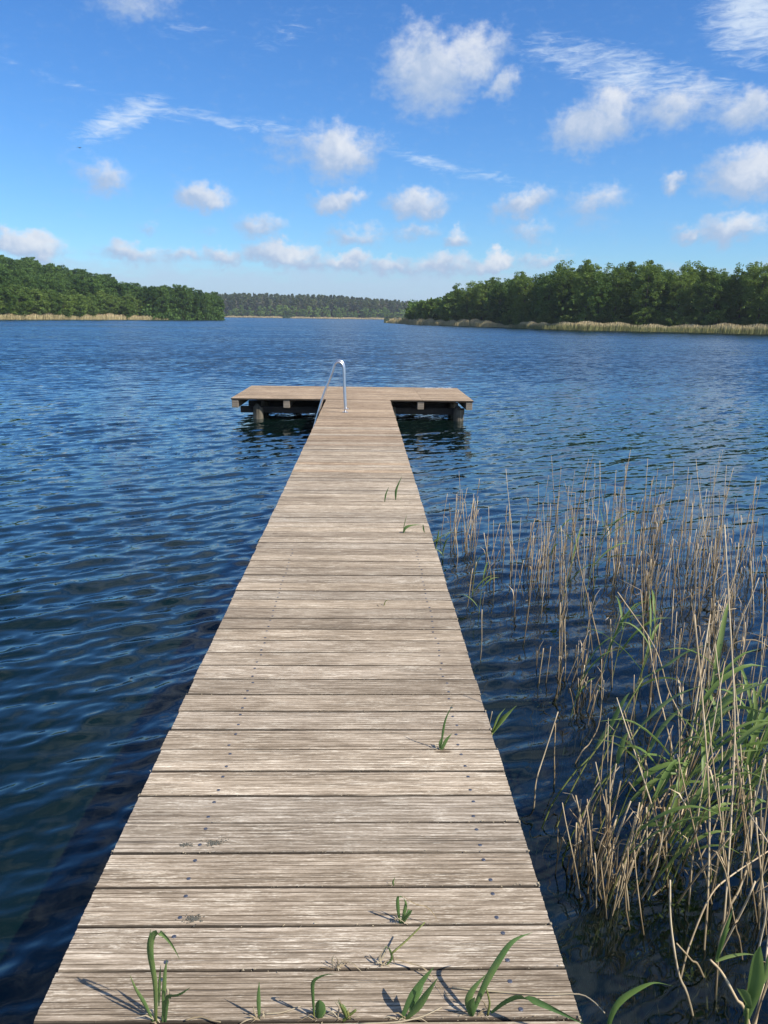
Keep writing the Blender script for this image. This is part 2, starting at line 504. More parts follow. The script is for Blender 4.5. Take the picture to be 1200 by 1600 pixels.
def mat_land(name, c1, c2, c3):
    m, k = new_mat(name)
    pos = k.n('ShaderNodeNewGeometry').outputs['Position']
    n = k.noise(pos, .12, 5, .65); n2 = k.noise(pos, 1.3, 4, .6)
    f = k.m('ADD', k.m('MULTIPLY', n, .6), k.m('MULTIPLY', n2, .4))
    finish(k, principled(k, k.ramp(f, [(.3, c1), (.5, c2), (.7, c3)]), .95, bump(k, n2, .5, .3), spec=.1))
    return m


def mat_water():
    m, k = new_mat('lake_water')
    geo = k.n('ShaderNodeNewGeometry'); pos = geo.outputs['Position']
    sp = k.n('ShaderNodeSeparateXYZ'); k.put(sp.inputs[0], pos)
    flatp = k.v('MULTIPLY', pos, (1, 1, 0))
    dist = k.v('LENGTH', flatp, out=1)
    rot = RAD(30)
    # slope of the small waves as a vector field: long crests lie along a line 30 degrees off the shore
    pr = k.mapping(flatp, rot=(0, 0, -rot))
    s1 = k.v('SUBTRACT', k.noise(k.mapping(pr, scale=(1.9, 5.0, 1)), 1.0, 4, .6, .25, out=1), (.5, .5, .5))
    s2 = k.v('SUBTRACT', k.noise(k.mapping(pr, scale=(7.0, 13.0, 1)), 1.0, 3, .6, .2, out=1), (.5, .5, .5))
    s3 = k.v('SUBTRACT', k.noise(k.mapping(pr, (7, 3, 0), scale=(.28, .7, 1)), 1.0, 3, .55, .2, out=1), (.5, .5, .5))
    gust = k.noise(k.mapping(flatp, scale=(.012, .05, 1)), 1.0, 4, .6)
    gamp = k.smooth(gust, .3, .7, .6, 1.35)
    far = k.smooth(dist, 9, 45)
    a1 = k.m('MULTIPLY', k.m('MULTIPLY', k.m('ADD', .10, k.m('MULTIPLY', far, .62)), gamp), 1.0)
    a3 = k.m('MULTIPLY', k.m('MULTIPLY', far, .17), gamp)
    a2 = k.m('MULTIPLY', k.m('ADD', .17, k.m('MULTIPLY', far, .12)), gamp)
    sl = k.v('ADD', k.v('ADD', k.v('SCALE', s1, scale=a1), k.v('SCALE', s2, scale=a2)), k.v('SCALE', s3, scale=a3))
    sl = k.v('MULTIPLY', sl, (.75, 1.15, 0))
    sl = k.mapping(sl, rot=(0, 0, rot))
    ss_ = k.n('ShaderNodeSeparateXYZ'); k.put(ss_.inputs[0], sl)
    yy = k.m('ADD', k.m('MULTIPLY', k.m('MAXIMUM', ss_.outputs[1], 0.0), .75), k.m('MULTIPLY', k.m('MINIMUM', ss_.outputs[1], 0.0), 1.45))
    yy = k.m('ADD', yy, k.m('ADD', k.smooth(dist, 6, 42, .052, -.110), k.smooth(dist, 2.5, 8, -.03, 0)))       # far off only the faces turned towards the eye are seen
    cb = k.n('ShaderNodeCombineXYZ'); k.put(cb.inputs[0], ss_.outputs[0]); k.put(cb.inputs[1], yy); sl = cb.outputs[0]
    nrm = k.v('NORMALIZE', k.v('ADD', geo.outputs['Normal'], sl))
    fr = k.n('ShaderNodeFresnel'); fr.inputs['IOR'].default_value = 1.50; k.put(fr.inputs['Normal'], nrm)
    gl = k.n('ShaderNodeBsdfGlossy'); gl.inputs['Roughness'].default_value = 0.04; gl.inputs['Color'].default_value = (.86, .95, 1, 1)
    k.put(gl.inputs['Normal'], nrm)
    # body of the water: clear over the shallow reed bed, murky blue green where it is deep
    murk_n = k.noise(flatp, .5, 4, .6)
    shallow = k.m('MULTIPLY', k.smooth(k.m('ADD', sp.outputs[0], k.m('MULTIPLY', k.m('SUBTRACT', murk_n, .5), 1.2)), .1, 1.2),
                  k.smooth(k.m('ADD', sp.outputs[1], k.m('MULTIPLY', murk_n, 2)), 6.5, 13, 1, 0))
    murk = k.m('SUBTRACT', .90, k.m('MULTIPLY', shallow, .68))
    df = k.n('ShaderNodeBsdfDiffuse'); k.put(df.inputs[0], k.mix(murk_n, (.0016, .0078, .0068, 1), (.0038, .0115, .0082, 1)))
    tr = k.n('ShaderNodeBsdfTransparent'); tr.inputs[0].default_value = (.60, .72, .58, 1)
    mb = k.n('ShaderNodeMixShader'); k.put(mb.inputs[0], murk); k.put(mb.inputs[1], tr.outputs[0]); k.put(mb.inputs[2], df.outputs[0])
    mx = k.n('ShaderNodeMixShader'); k.put(mx.inputs[0], fr.outputs[0]); k.put(mx.inputs[1], mb.outputs[0]); k.put(mx.inputs[2], gl.outputs[0])
    finish(k, mx.outputs[0])
    return m


M = {}
M['plank'] = mat_plank('weathered_plank', 1.64, (.99, .978, .91))
M['plank_far'] = mat_plank('weathered_plank_tan', 1.46, (1.03, .935, .80))
M['beam'] = mat_timber('dark_beam', (.018, .016, .014), (.06, .05, .042))  # very dark tone for the crossbeams and stringers
M['joist'] = mat_timber('joist_wood', (.13, .10, .07), (.30, .25, .19))
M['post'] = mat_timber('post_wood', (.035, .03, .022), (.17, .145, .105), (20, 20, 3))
M['steel'] = mat_plain('brushed_steel', (.70, .70, .70), .34, 30, .08, 1.0, .05, .002)
M['screw'] = mat_plain('screw_steel', (.13, .135, .16), .5, 400, .5, .7)
M['straw'] = mat_stalk('dead_reed')
M['dryleaf'] = mat_blade('dry_leaf', (.24, .17, .09), (.42, .33, .20), (.58, .49, .33), .25, .6)
M['green'] = mat_blade('reed_leaf', (.105, .175, .036), (.170, .245, .062), (.26, .32, .105), .34, .45)
M['green2'] = mat_blade('sprout_leaf', (.07, .135, .04), (.115, .20, .06), (.22, .28, .09), .30, .42, 14)
M['gstem'] = mat_blade('reed_stem', (.09, .12, .03), (.16, .19, .05), (.25, .23, .08), .1, .5)
M['water'] = mat_water()
M['bed'] = mat_land('lake_mud', (.022, .020, .006), (.045, .038, .012), (.08, .066, .020))
M['algae'] = mat_plain('algae', (.13, .125, .016), .8, 22, .75)
M['soil'] = mat_land('forest_floor', (.02, .03, .012), (.035, .05, .018), (.06, .07, .03))
M['bark'] = mat_timber('bark', (.035, .028, .022), (.10, .085, .065), (8, 8, 1))
M['pinebark'] = mat_timber('pine_bark', (.17, .10, .07), (.34, .21, .145), (8, 8, 1))
M['lichen'] = mat_plain('lichen', (.17, .16, .125), .95, 300, .5, 0, 1, .01)
M['white'] = mat_plain('dropping', (.72, .71, .68), .8, 60, .15)
M['bird'] = mat_plain('feathers', (.03, .03, .035), .7, 20, .3)


# ------------------------------------------------------------------ water
def waves(X, Y, rng):
    """height of the wind waves"""
    n0 = math.atan2(.82, -.57)
    h = np.zeros_like(X)
    for i in range(64):
        lam = 0.11 * (1.0 / 0.11) ** rng.random()
        a = n0 + rng.normal(0, .17 + .42 * (1 - lam) ** 1.5)
        kx, ky = math.cos(a) * 2 * math.pi / lam, math.sin(a) * 2 * math.pi / lam
        amp = 0.0056 * (lam / .5) ** 1.15 if lam < .42 else 0.0046 * (.42 / lam) ** .8
        t = kx * X + ky * Y + rng.random() * 6.28
        h += amp * (np.sin(t) + .40 * np.sin(2 * t) + .17 * np.sin(3 * t))
    # crests sharper than troughs
    h = h * .38
    return h + 8.0 * (h * h - 0.00013)


def make_water():
    rng = np.random.default_rng(5)
    parts_v, parts_f = [], []
    nv = 0

    def grid(P, wrap=False):
        nonlocal nv
        r, c = P.shape[:2]
        idx = np.arange(r * c).reshape(r, c) + nv
        q = np.stack([idx[:-1, :-1], idx[:-1, 1:], idx[1:, 1:], idx[1:, :-1]], -1).reshape(-1, 4)
        parts_v.append(P.reshape(-1, 3)); parts_f.append(q); nv += r * c

    r = np.exp(np.linspace(math.log(.7), math.log(70), 880)); th = np.linspace(RAD(-62), RAD(62), 560)
    Rr, T = np.meshgrid(r, th, indexing='ij')
    X, Y = Rr * np.sin(T), Rr * np.cos(T)
    H = waves(X, Y, rng)
    fade = np.clip((66 - Rr) / 40, 0, 1) * np.clip((RAD(61) - np.abs(T)) / RAD(6), 0, 1) * np.clip((Rr - .7) / .3, 0, 1)
    sm = np.clip((X - .3) / 1.5, 0, 1) * np.clip((11 - Y) / 4, 0, 1)
    slow = .8 + .35 * np.sin(X * .31 + 1.3 * np.sin(Y * .23)) * np.sin(Y * .37 + X * .11)
    H = H * fade * (1 - .45 * sm) * slow
    grid(np.stack([X, Y, WATER + H], -1))
    for (r0, r1, t0, t1, nr, nt) in ((70, 4200, -62, 62, 40, 80), (.7, 4200, 62, 298, 40, 100), (.0005, .7, 0, 360, 2, 60)):
        rr = np.exp(np.linspace(math.log(r0), math.log(r1), nr)); tt = np.linspace(RAD(t0), RAD(t1), nt)
        Rr, T = np.meshgrid(rr, tt, indexing='ij')
        grid(np.stack([Rr * np.sin(T), Rr * np.cos(T), np.full_like(T, WATER)], -1))
    V = np.concatenate(parts_v).astype(np.float32); Fq = np.concatenate(parts_f).astype(np.int32)
    me = bpy.data.meshes.new('water')
    me.vertices.add(len(V)); me.vertices.foreach_set('co', V.reshape(-1))
    me.loops.add(Fq.size); me.loops.foreach_set('vertex_index', Fq.reshape(-1))
    me.polygons.add(len(Fq)); me.polygons.foreach_set('loop_start', np.arange(0, Fq.size, 4, dtype=np.int32))
    me.polygons.foreach_set('use_smooth', np.ones(len(Fq), bool))
    me.update(calc_edges=True); me.materials.append(M['water'])
    tag(link('water', me), kind='structure')


make_water()


def sheet(name, mat, xs, ys, fn):
    V = [(x, y, fn(x, y)) for y in ys for x in xs]; c = len(xs)
    Fq = [(j * c + i, j * c + i + 1, (j + 1) * c + i + 1, (j + 1) * c + i) for j in range(len(ys) - 1) for i in range(c - 1)]
    return tag(link(name, mesh_from(name, V, Fq, mat, True)), kind='structure')


def bed_z(x, y):
    s = min(1, max(0, (x - .2) / 1.6)) * min(1, max(0, (12 - y) / 6))
    lump = .10 * math.sin(x * 2.3 + y) * math.sin(y * 1.7 - x * .6) + .05 * math.sin(x * 6.1 + 1) * math.sin(y * 5.3)
    return WATER - (2.6 - 1.95 * s) + lump * s


sheet('lake_bed', M['bed'], [-60 + 2.5 * i for i in range(22)] + [-4 + .25 * i for i in range(56)] + [10.5 + 4 * i for i in range(14)],
      [-6 + .25 * i for i in range(90)] + [17 + 3 * i for i in range(18)], bed_z)
deep = sheet('lake_bed', M['bed'], [-4300 + 430 * i for i in range(21)], [-4300 + 430 * i for i in range(21)], lambda x, y: WATER - 4.0)

# ------------------------------------------------------------------ far shores
RNG = random.Random(11)


def shore_strip(name, pts, depth, rise, mat=None, cols=14):
    """land that climbs from a shoreline (list of (x, y)) to a height rise(i, u) behind it"""
    V = []; n = len(pts)
    for i, (x, y) in enumerate(pts):
        d = math.hypot(x, y); ux, uy = x / d, y / d
        for j in range(cols):
            u = j / (cols - 1); s = -3 + (depth + 3) * u
            V.append((x + ux * s, y + uy * s, WATER - .5 + .7 * min(1, (s + 3) / 5) + rise(i / (n - 1), max(0, s / depth))))
    Fq = [(i * cols + j, (i + 1) * cols + j, (i + 1) * cols + j + 1, i * cols + j + 1) for i in range(n - 1) for j in range(cols - 1)]
    return tag(link(name, mesh_from(name, V, Fq, mat or M['soil'], True)), kind='structure')


def ss(u):
    u = min(1, max(0, u)); return u * u * (3 - 2 * u)


# shorelines in map coordinates: column of the photograph + distance
LEFT = [(-260, 205), (-130, 235), (0, 262), (60, 280), (120, 297), (190, 318), (257, 338), (300, 352), (335, 362), (349, 372)]
RIGHT = [(600, 330), (612, 310), (650, 262), (720, 236), (790, 214), (850, 190), (920, 180), (1000, 178), (1100, 174), (1200, 170), (1330, 160), (1480, 150)]
FAR = [(250, 1030), (345, 1010), (420, 990), (480, 985), (540, 985), (590, 990), (660, 1000), (760, 1020)]


def interp(tab, x):
    for (a, b), (c, d) in zip(tab, tab[1:]):
        if a <= x <= c: return b + (d - b) * (x - a) / (c - a)
    return tab[0][1] if x < tab[0][0] else tab[-1][1]


def line(tab, n):
    a, b = tab[0][0], tab[-1][0]
    return [bearing(a + (b - a) * i / (n - 1), interp(tab, a + (b - a) * i / (n - 1))) for i in range(n)]


# ridge of the left hill: height of the ground under the trees by column
RIDGE = [(-260, 12), (0, 11.0), (50, 11.2), (100, 9.6), (150, 8.0), (200, 4.3), (230, 2.0), (270, .9), (349, .4)]


def left_ground(x, s):
    return interp(RIDGE, x) * ss((s - 12) / 115)


def right_ground(x, s): return 1.6 * ss((s - 8) / 60)


def far_ground(x, s): return 9.0 * ss(s / 150) * (1.0 if x < 520 else max(.35, 1 - (x - 520) / 230))


shore_strip('hill', line(LEFT, 40), 240, lambda t, u: left_ground(-260 + 609 * t, u * 240))
shore_strip('shore', line(RIGHT, 50), 160, lambda t, u: right_ground(0, u * 160))
shore_strip('shore', line(FAR, 30), 700, lambda t, u: far_ground(250 + 510 * t, u * 700))
bank = sheet('shore', M['soil'], [-40 + 4 * i for i in range(21)], [-14 + 1 * i for i in range(13)],
             lambda x, y: WATER - .55 + max(0, (-1.2 - y)) * .35 if y > -4 else WATER + .45)


# ------------------------------------------------------------------ trees
def crown_mesh(name, seed, h, w, base, n_clump, per, leaf, mat, shape='round', sparse_top=0.0):
    rng = np.random.default_rng(seed)
    Q = []
    for c in range(n_clump):
        if shape == 'cone':
            u = rng.random() ** .8; z = base + (h - base) * u
            R = w * .5 * (1 - u) ** .75 * (.75 + .5 * rng.random()) + .15; a = rng.random() * 6.283
            ctr = np.array([math.cos(a) * R * .8, math.sin(a) * R * .8, z]); cr = .45 + .35 * w / 4 * (1 - u)
        elif shape == 'pine':
            u = rng.random(); z = base + (h - base) * u
            R = w * .5 * math.sqrt(max(0.02, 1 - (2 * u - .75) ** 2 * .55)) * rng.random() ** .5 * (1.12 - .75 * u); a = rng.random() * 6.283
            ctr = np.array([math.cos(a) * R, math.sin(a) * R, z]); cr = .7
        else:
            d = rng.normal(size=3); d /= np.linalg.norm(d)
            rad = .45 + .55 * rng.random() ** .45
            lob = 1 + .14 * math.sin(3 * math.atan2(d[1], d[0]) + seed) + .08 * math.sin(5 * d[2] + seed * 2)
            ctr = np.array([d[0] * w * .5 * rad * lob, d[1] * w * .5 * rad * lob, (h + base) * .5 + d[2] * (h - base) * .5 * rad * (1 + .04 * rng.normal())])
            low = (ctr[2] - base) / (h - base)
            if low < .35: ctr[:2] *= .72 + .8 * max(0, low)
            cr = (.5 + .5 * rng.random()) * w / 7
        n = int(per * (.6 + .8 * rng.random()))
        if sparse_top and ctr[2] > base + (h - base) * .72: n = int(n * (1 - sparse_top))
        P = rng.normal(size=(n, 3)); P /= np.linalg.norm(P, axis=1)[:, None]
        P *= (rng.random((n, 1)) ** .4) * cr * np.array([1.25, 1.25, .72])
        P += ctr
        A = rng.normal(size=(n, 3)); A[:, 2] *= .55; A /= np.linalg.norm(A, axis=1)[:, None]
        B = np.cross(A, rng.normal(size=(n, 3))); B /= np.linalg.norm(B, axis=1)[:, None]
        s = leaf * (.55 + .9 * rng.random((n, 1)))
        A, B = A * s, B * s * .62
        Q.append(np.stack([P - A, P - B * .9, P + A, P + B], 1))
    return quads_mesh(name, np.concatenate(Q), mat)


def trunk_mesh(name, seed, h, r, limbs, mat, spread=2.0, lean=.3):
    rng = random.Random(seed); mb = MB()
    pts = [(rng.uniform(-1, 1) * lean * u * u, rng.uniform(-1, 1) * lean * u * u, -.6 + (h + .6) * u) for u in (0, .2, .4, .6, .8, 1)]
    mb.tube(pts, [r * 1.35, r, r * .85, r * .65, r * .42, r * .12], 6)
    for i in range(limbs):
        u = rng.uniform(.3, .88); a = rng.uniform(0, 6.28); b = Vector((0, 0, -.6 + (h + .6) * u))
        L = spread * (1.15 - u) * rng.uniform(.8, 1.5)
        e = b + Vector((math.cos(a) * L, math.sin(a) * L, L * rng.uniform(.4, 1.0)))
        mb.tube([b, (b + e) * .5 + Vector((0, 0, .12 * L)), e], [r * .42 * (1.1 - u), r * .3 * (1.1 - u), .02], 5)
    return mesh_from(name, mb.v, mb.f, mat, True)


M['leaf_dark'] = mat_leafy('leaves_dark', (.036, .078, .018), (.115, .190, .042), .32)
M['leaf_mid'] = mat_leafy('leaves_mid', (.052, .100, .020), (.165, .235, .050), .34)
M['leaf_light'] = mat_leafy('leaves_light', (.070, .125, .024), (.19, .26, .06), .34)
M['needle'] = mat_leafy('needles', (.060, .086, .028), (.135, .165, .058), .25)
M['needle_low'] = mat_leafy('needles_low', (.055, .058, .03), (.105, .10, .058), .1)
M['leaf_far'] = mat_leafy('leaves_far', (.095, .165, .034), (.21, .29, .065), .32)

# kinds: (crown mesh, trunk mesh)
ALDER = [(crown_mesh('crown', 20 + i, 15 + (i % 3) * .9, 6.8 + (i % 2), 1.7 + .6 * (i % 3), 135, 84, .215, M['leaf_dark' if i % 3 == 0 else 'leaf_mid'], 'round', .30),
          trunk_mesh('trunk', 40 + i, 13.8, .22, 12, M['bark'], 3.4)) for i in range(6)]
BUSHY = [(crown_mesh('crown', 60 + i, 7.5, 7.0, .4, 50, 60, .34, M['leaf_light' if i % 2 else 'leaf_mid']),
          trunk_mesh('trunk', 70 + i, 5.8, .14, 6, M['bark'])) for i in range(4)]
HILLT = [(crown_mesh('crown', 80 + i, 13.5 + i % 3, 8.2, 1.6, 100, 62, .29, M['leaf_dark']), trunk_mesh('trunk', 90 + i, 11.5, .2, 6, M['bark'])) for i in range(5)]
HILLL = [(crown_mesh('crown', 100 + i, 10.5, 7.8, .6, 92, 62, .29, M['leaf_light' if i % 2 else 'leaf_mid']), trunk_mesh('trunk', 110 + i, 9, .18, 5, M['bark'])) for i in range(4)]
PINE = [(crown_mesh('crown', 120 + i, 22, 6.2, 9.5 + i % 2, 50, 20, .75, M['needle'], 'pine'), trunk_mesh('trunk', 130 + i, 20.5, .26, 4, M['pinebark'], 1.6)) for i in range(4)]
FARL = [(crown_mesh('crown', 140 + i, 12.5, 7.5, .3, 34, 18, .8, M['leaf_far']), trunk_mesh('trunk', 150 + i, 10, .18, 4, M['bark'])) for i in range(3)]


def tree(name, variant, x, y, z, scale, label, group, sxy=1.0, cat='tree'):
    t = empty(name, (x, y, z)); t.rotation_euler.z = RNG.uniform(0, 6.28); t.scale = (scale * sxy, scale * sxy, scale)
    link('crown', variant[0], t); link('trunk', variant[1], t)
    return tag(t, label, cat, group)


def plant_left():
    # pale bushy trees at the foot of the slope, dark trees up the slope, dark trees on the headland
    k = 0
    for x in np.linspace(-120, 235, 44):
        for row in range(2):
            xx = x + RNG.uniform(-6, 6); s = 6 + row * 10 + RNG.uniform(-3, 4)
            if row == 1 and RNG.random() < .3: continue
            if xx > 165 and RNG.random() < .6: continue
            X, Y = bearing(xx, interp(LEFT, xx) + s)
            tree('broadleaf_tree', HILLL[k % 4], X, Y, WATER + .1 + left_ground(xx, s), RNG.uniform(.62, .98),
                 'pale green bushy tree at the foot of the wooded hill behind the straw reeds', 'front pale trees at the foot of the left hill' if row == 0 else 'second row pale trees at the foot of the left hill'); k += 1
    for row in range(9):
        s = 26 + row * 12.5
        step = 17.5 - row * .25
        x = -130 + RNG.uniform(0, 15)
        while x < 250 - row * 4:
            xx = x + RNG.uniform(-5, 5); x += step
            ss_ = s + RNG.uniform(-5, 5)
            X, Y = bearing(xx, interp(LEFT, xx) + ss_)
            top = row >= 7
            v = HILLT[k % 5]
            tree('forest_tree', v, X, Y, WATER + .1 + left_ground(xx, ss_), RNG.uniform(.86, 1.02) * (1.0 if xx < 190 else .95),
                 'dark green forest tree with rounded crown growing up the hillside across the lake' if not top else 'dark forest tree along the skyline of the wooded hill',
                 'hillside trees, row %d' % (row + 1) if not top else 'forest trees along the hill skyline', RNG.uniform(.85, 1.15)); k += 1
    for i in range(34):
        xx = 228 + (i % 17) * 7.0 + RNG.uniform(-3, 3); s = (5 if i < 17 else 16) + RNG.uniform(-3, 4)
        if xx > 341: xx = 341 - RNG.random() * 8
        X, Y = bearing(xx, interp(LEFT, xx) + s)
        hsc = interp([(225, .86), (262, .98), (285, 1.0), (310, .92), (341, .80)], xx)
        tree('headland_tree', HILLT[i % 5], X, Y, WATER + .2, hsc * RNG.uniform(.86, 1.0),
             'dark dense tree on the low wooded headland reaching down to the water', 'front dark trees on the headland' if i < 17 else 'back dark trees on the headland', RNG.uniform(.7, .95))


def plant_right():
    hts = [(630, .5), (660, .5), (690, .60), (720, .67), (745, .70), (775, .74), (800, .84), (830, .96), (870, 1.04), (905, 1.08), (980, 1.05), (1035, 1.04), (1080, 1.07), (1120, 1.04), (1150, 1.02), (1200, 1.06), (1400, 1.04)]
    k = 0
    for row in range(4):
        x = 705 + RNG.uniform(0, 10)
        while x < 1330:
            d0 = interp(RIGHT, x); step = 4.3 / d0 * FPX * (1 + .12 * row)
            xx = x + RNG.uniform(-.3, .3) * step; x += step
            s = 13 + row * 8 + RNG.uniform(-2.5, 2.5)
            if row == 3 and 1115 < xx < 1185: continue
            X, Y = bearing(xx, interp(RIGHT, xx) + s)
            base = interp(hts, xx) * (interp(RIGHT, xx) + s) / (interp(RIGHT, 1000) + 13)
            tree('alder_tree', ALDER[k % 6], X, Y, WATER + .1 + right_ground(xx, s), base * RNG.uniform(.80, .95) * (.88 if row > 1 else .93),
                 'tall green lakeside tree with slim trunk behind the reed belt across the lake' if row < 2 else 'tall tree in the shaded back rows of the lakeside wood',
                 'front row trees of the right shore wood' if row == 0 else 'second row trees of the right shore wood' if row < 2 else 'third row trees of the right shore wood' if row == 2 else 'fourth row trees of the right shore wood', RNG.uniform(.82, 1.1)); k += 1
    for i in range(24):
        xx = 648 + i * 4.6 + RNG.uniform(-3, 3); s = 12 + RNG.uniform(0, 14)
        X, Y = bearing(xx, interp(RIGHT, xx) + s)
        tree('lakeside_bush', BUSHY[i % 4], X, Y, WATER + .1, interp([(640, .72), (662, 1.0), (700, 1.15), (770, 1.0)], xx) * RNG.uniform(.8, 1.1),
             'rounded bright green bush at the low end of the right shore wood', 'bushes at the end of the right shore wood', 1.0, 'bush')
    for i in range(46):
        xx = 770 + i * 12.2 + RNG.uniform(-5, 5); s = 9 + RNG.uniform(0, 5)
        X, Y = bearing(xx, interp(RIGHT, xx) + s)
        tree('understorey_bush', BUSHY[i % 4], X, Y, WATER + .1, RNG.uniform(.34, .66),
             'low shaded bush beneath the tall trees behind the right reed belt', 'low bushes under the lakeside trees', RNG.uniform(.8, 1.0), 'bush')


def plant_far():
    k = 0
    for row in range(7):
        x = 322 + RNG.uniform(0, 5)
        while x < 668:
            xx = x + RNG.uniform(-2.5, 2.5); x += 8.3
            s = 30 + row * 24 + RNG.uniform(-9, 9)
            X, Y = bearing(xx, interp(FAR, xx) + s)
            tree('pine_tree', PINE[k % 4], X, Y, WATER + far_ground(xx, s), RNG.uniform(.92, 1.03) * interp([(320, 1.05), (520, 1.0), (668, .88)], xx),
                 'tall slim pine in the distant forest across the lake', 'distant pines, row %d' % (row + 1), RNG.uniform(1.1, 1.5)); k += 1
    for i in range(60):
        xx = 340 + i * 5.5 + RNG.uniform(-4, 4); s = 8 + RNG.uniform(0, 14)
        X, Y = bearing(xx, interp(FAR, xx) + s)
        tree('broadleaf_tree', FARL[i % 3], X, Y, WATER, RNG.uniform(.65, 1.25) * (.7 if xx < 365 else 1),
             'pale green tree on the distant shore in front of the pines', 'broadleaf trees on the distant shore')
    X, Y = bearing(449, 972)
    tree('waterside_bush', (crown_mesh('crown', 777, 3.0, 10.0, -.4, 30, 20, .7, M['leaf_dark']), trunk_mesh('trunk', 778, 2.2, .2, 3, M['bark'])),
         X, Y, WATER, 1.0, 'low dark bush hanging over the water on the far shore', None, 1.0, 'bush')


plant_left(); plant_right(); plant_far()


def undergrowth(name, tab, x0, x1, s0, s1, hgt, n, leaf, ground, mat, label, seed):
    """the tangle of saplings and low boughs inside a wood: one mass"""
    rng = np.random.default_rng(seed); C = []
    for _ in range(n):
        x = x0 + (x1 - x0) * rng.random(); s = s0 + (s1 - s0) * rng.random()
        X, Y = bearing(x, interp(tab, x) + s); C.append((X, Y, WATER + ground(x, s) + hgt * rng.random()))
    C = np.repeat(np.array(C), 8, 0); N = len(C)
    P = C + rng.normal(size=(N, 3)) * leaf * np.array([1.6, 1.6, 1.1])
    A = rng.normal(size=(N, 3)); A /= np.linalg.norm(A, axis=1)[:, None]
    B = np.cross(A, rng.normal(size=(N, 3))); B /= np.linalg.norm(B, axis=1)[:, None]
    q = leaf * (.6 + .8 * rng.random((N, 1)))
    Q = np.stack([P - A * q, P - B * q * .6, P + A * q, P + B * q * .6], 1)
    tag(link(name, quads_mesh(name, Q, mat)), label, 'undergrowth', None, 'stuff')


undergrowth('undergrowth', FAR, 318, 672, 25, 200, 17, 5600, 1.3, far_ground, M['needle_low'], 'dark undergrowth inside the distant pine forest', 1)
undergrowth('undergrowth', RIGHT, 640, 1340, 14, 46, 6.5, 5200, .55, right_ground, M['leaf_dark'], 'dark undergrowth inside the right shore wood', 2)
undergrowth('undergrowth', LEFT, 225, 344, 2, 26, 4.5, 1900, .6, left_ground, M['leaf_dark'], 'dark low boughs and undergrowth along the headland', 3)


# reed belts along the far banks: blades nobody could count
def reed_belt(name, tab, x0, x1, depth, hgt, per_m2, seed, label, green, wid=.075, setback=0.0):
    rng = np.random.default_rng(seed)
    xs = np.linspace(x0, x1, 60); pts = np.array([bearing(x, interp(tab, x) + setback) for x in xs])
    seg = np.linalg.norm(np.diff(pts, axis=0), axis=1); cum = np.concatenate([[0], np.cumsum(seg)])
    n = int(cum[-1] * depth * per_m2)
    t = rng.random(n) * cum[-1]; X = np.interp(t, cum, pts[:, 0]); Y = np.interp(t, cum, pts[:, 1])
    d = np.hypot(X, Y); s = rng.random(n) * depth
    edge = .8 * np.sin(t * .35) + .5 * np.sin(t * 1.1 + 2)
    X += X / d * (s + edge); Y += Y / d * (s + edge)
    hh = hgt * (.74 + .18 * rng.random(n) + .12 * np.sin(t * .21) + .1 * np.sin(t * .9)) * (.6 + .4 * np.clip(s / (depth * .4), 0, 1))
    end = np.clip(np.minimum(t, cum[-1] - t) / 12, .45, 1); hh *= end
    a = rng.random(n) * 3.14; dx, dy = np.cos(a) * wid * .5, np.sin(a) * wid * .5
    lx, ly = rng.normal(0, .18, n) + .15, rng.normal(0, .18, n)
    z0 = np.full(n, WATER - .15)
    Q = np.stack([np.stack([X - dx, Y - dy, z0], -1), np.stack([X + dx, Y + dy, z0], -1),
                  np.stack([X + lx + dx * .7, Y + ly + dy * .7, z0 + hh], -1), np.stack([X + lx - dx * .7, Y + ly - dy * .7, z0 + hh], -1)], 1)
    m, k = new_mat(name)
    geo = k.n('ShaderNodeNewGeometry'); sp = k.n('ShaderNodeSeparateXYZ'); k.put(sp.inputs[0], geo.outputs['Position'])
    n1 = k.noise(geo.outputs['Position'], .12, 3, .6)
    z = k.m('ADD', sp.outputs[2], k.m('MULTIPLY', k.m('SUBTRACT', n1, .5), 1.6))
    isl = geo.outputs['Random Per Island']
    straw = k.mix(isl, (.44, .34, .16), (.66, .53, .30))
    top = k.mix(k.m('MULTIPLY', k.smooth(sp.outputs[2], .9, 1.7), .28), straw, (.27, .19, .14))
    low = k.mix(isl, (.13, .15, .045), (.25, .24, .085))
    col = k.mix(k.m('MULTIPLY', k.smooth(z, .15, 1.0, 1, 0), green), top, low)
    finish(k, principled(k, col, .8, spec=.15))
    tag(link(name, quads_mesh(name, Q, m)), label, 'reeds', None, 'stuff')


reed_belt('reed_belt', LEFT, -150, 262, 9, 2.25, 7, 1, 'straw coloured reed belt along the foot of the left wooded hill', .25)
reed_belt('reed_belt', RIGHT, 604, 800, 12, 2.1, 8, 2, 'straw coloured reed spit at the low end of the right shore wood', .35)
reed_belt('reed_belt', RIGHT, 795, 1340, 8, 1.95, 14, 3, 'green and straw reed belt below the tall trees of the right shore', .9)
reed_belt('reed_belt', FAR, 345, 640, 6, 2.3, 4, 4, 'thin pale line of reeds along the distant shore', .1, .3)


# ------------------------------------------------------------------ the jetty
XL, XR = -0.759, 0.519
PX0, PX1, PY0, PY1 = -2.665, 2.20, 16.12, 19.25
PITCH_Y, BOARD, THICK = 0.1513, BOARD_W, 0.030
J0 = 1.539 - 0.1513 * 0          # a joint between two boards (they repeat every PITCH_Y)
jetty = empty('jetty', (0, 8, WATER)); tag(jetty, 'weathered timber bathing jetty with T-shaped end running out into the lake', 'jetty')
JO = Vector((0, 8, WATER))


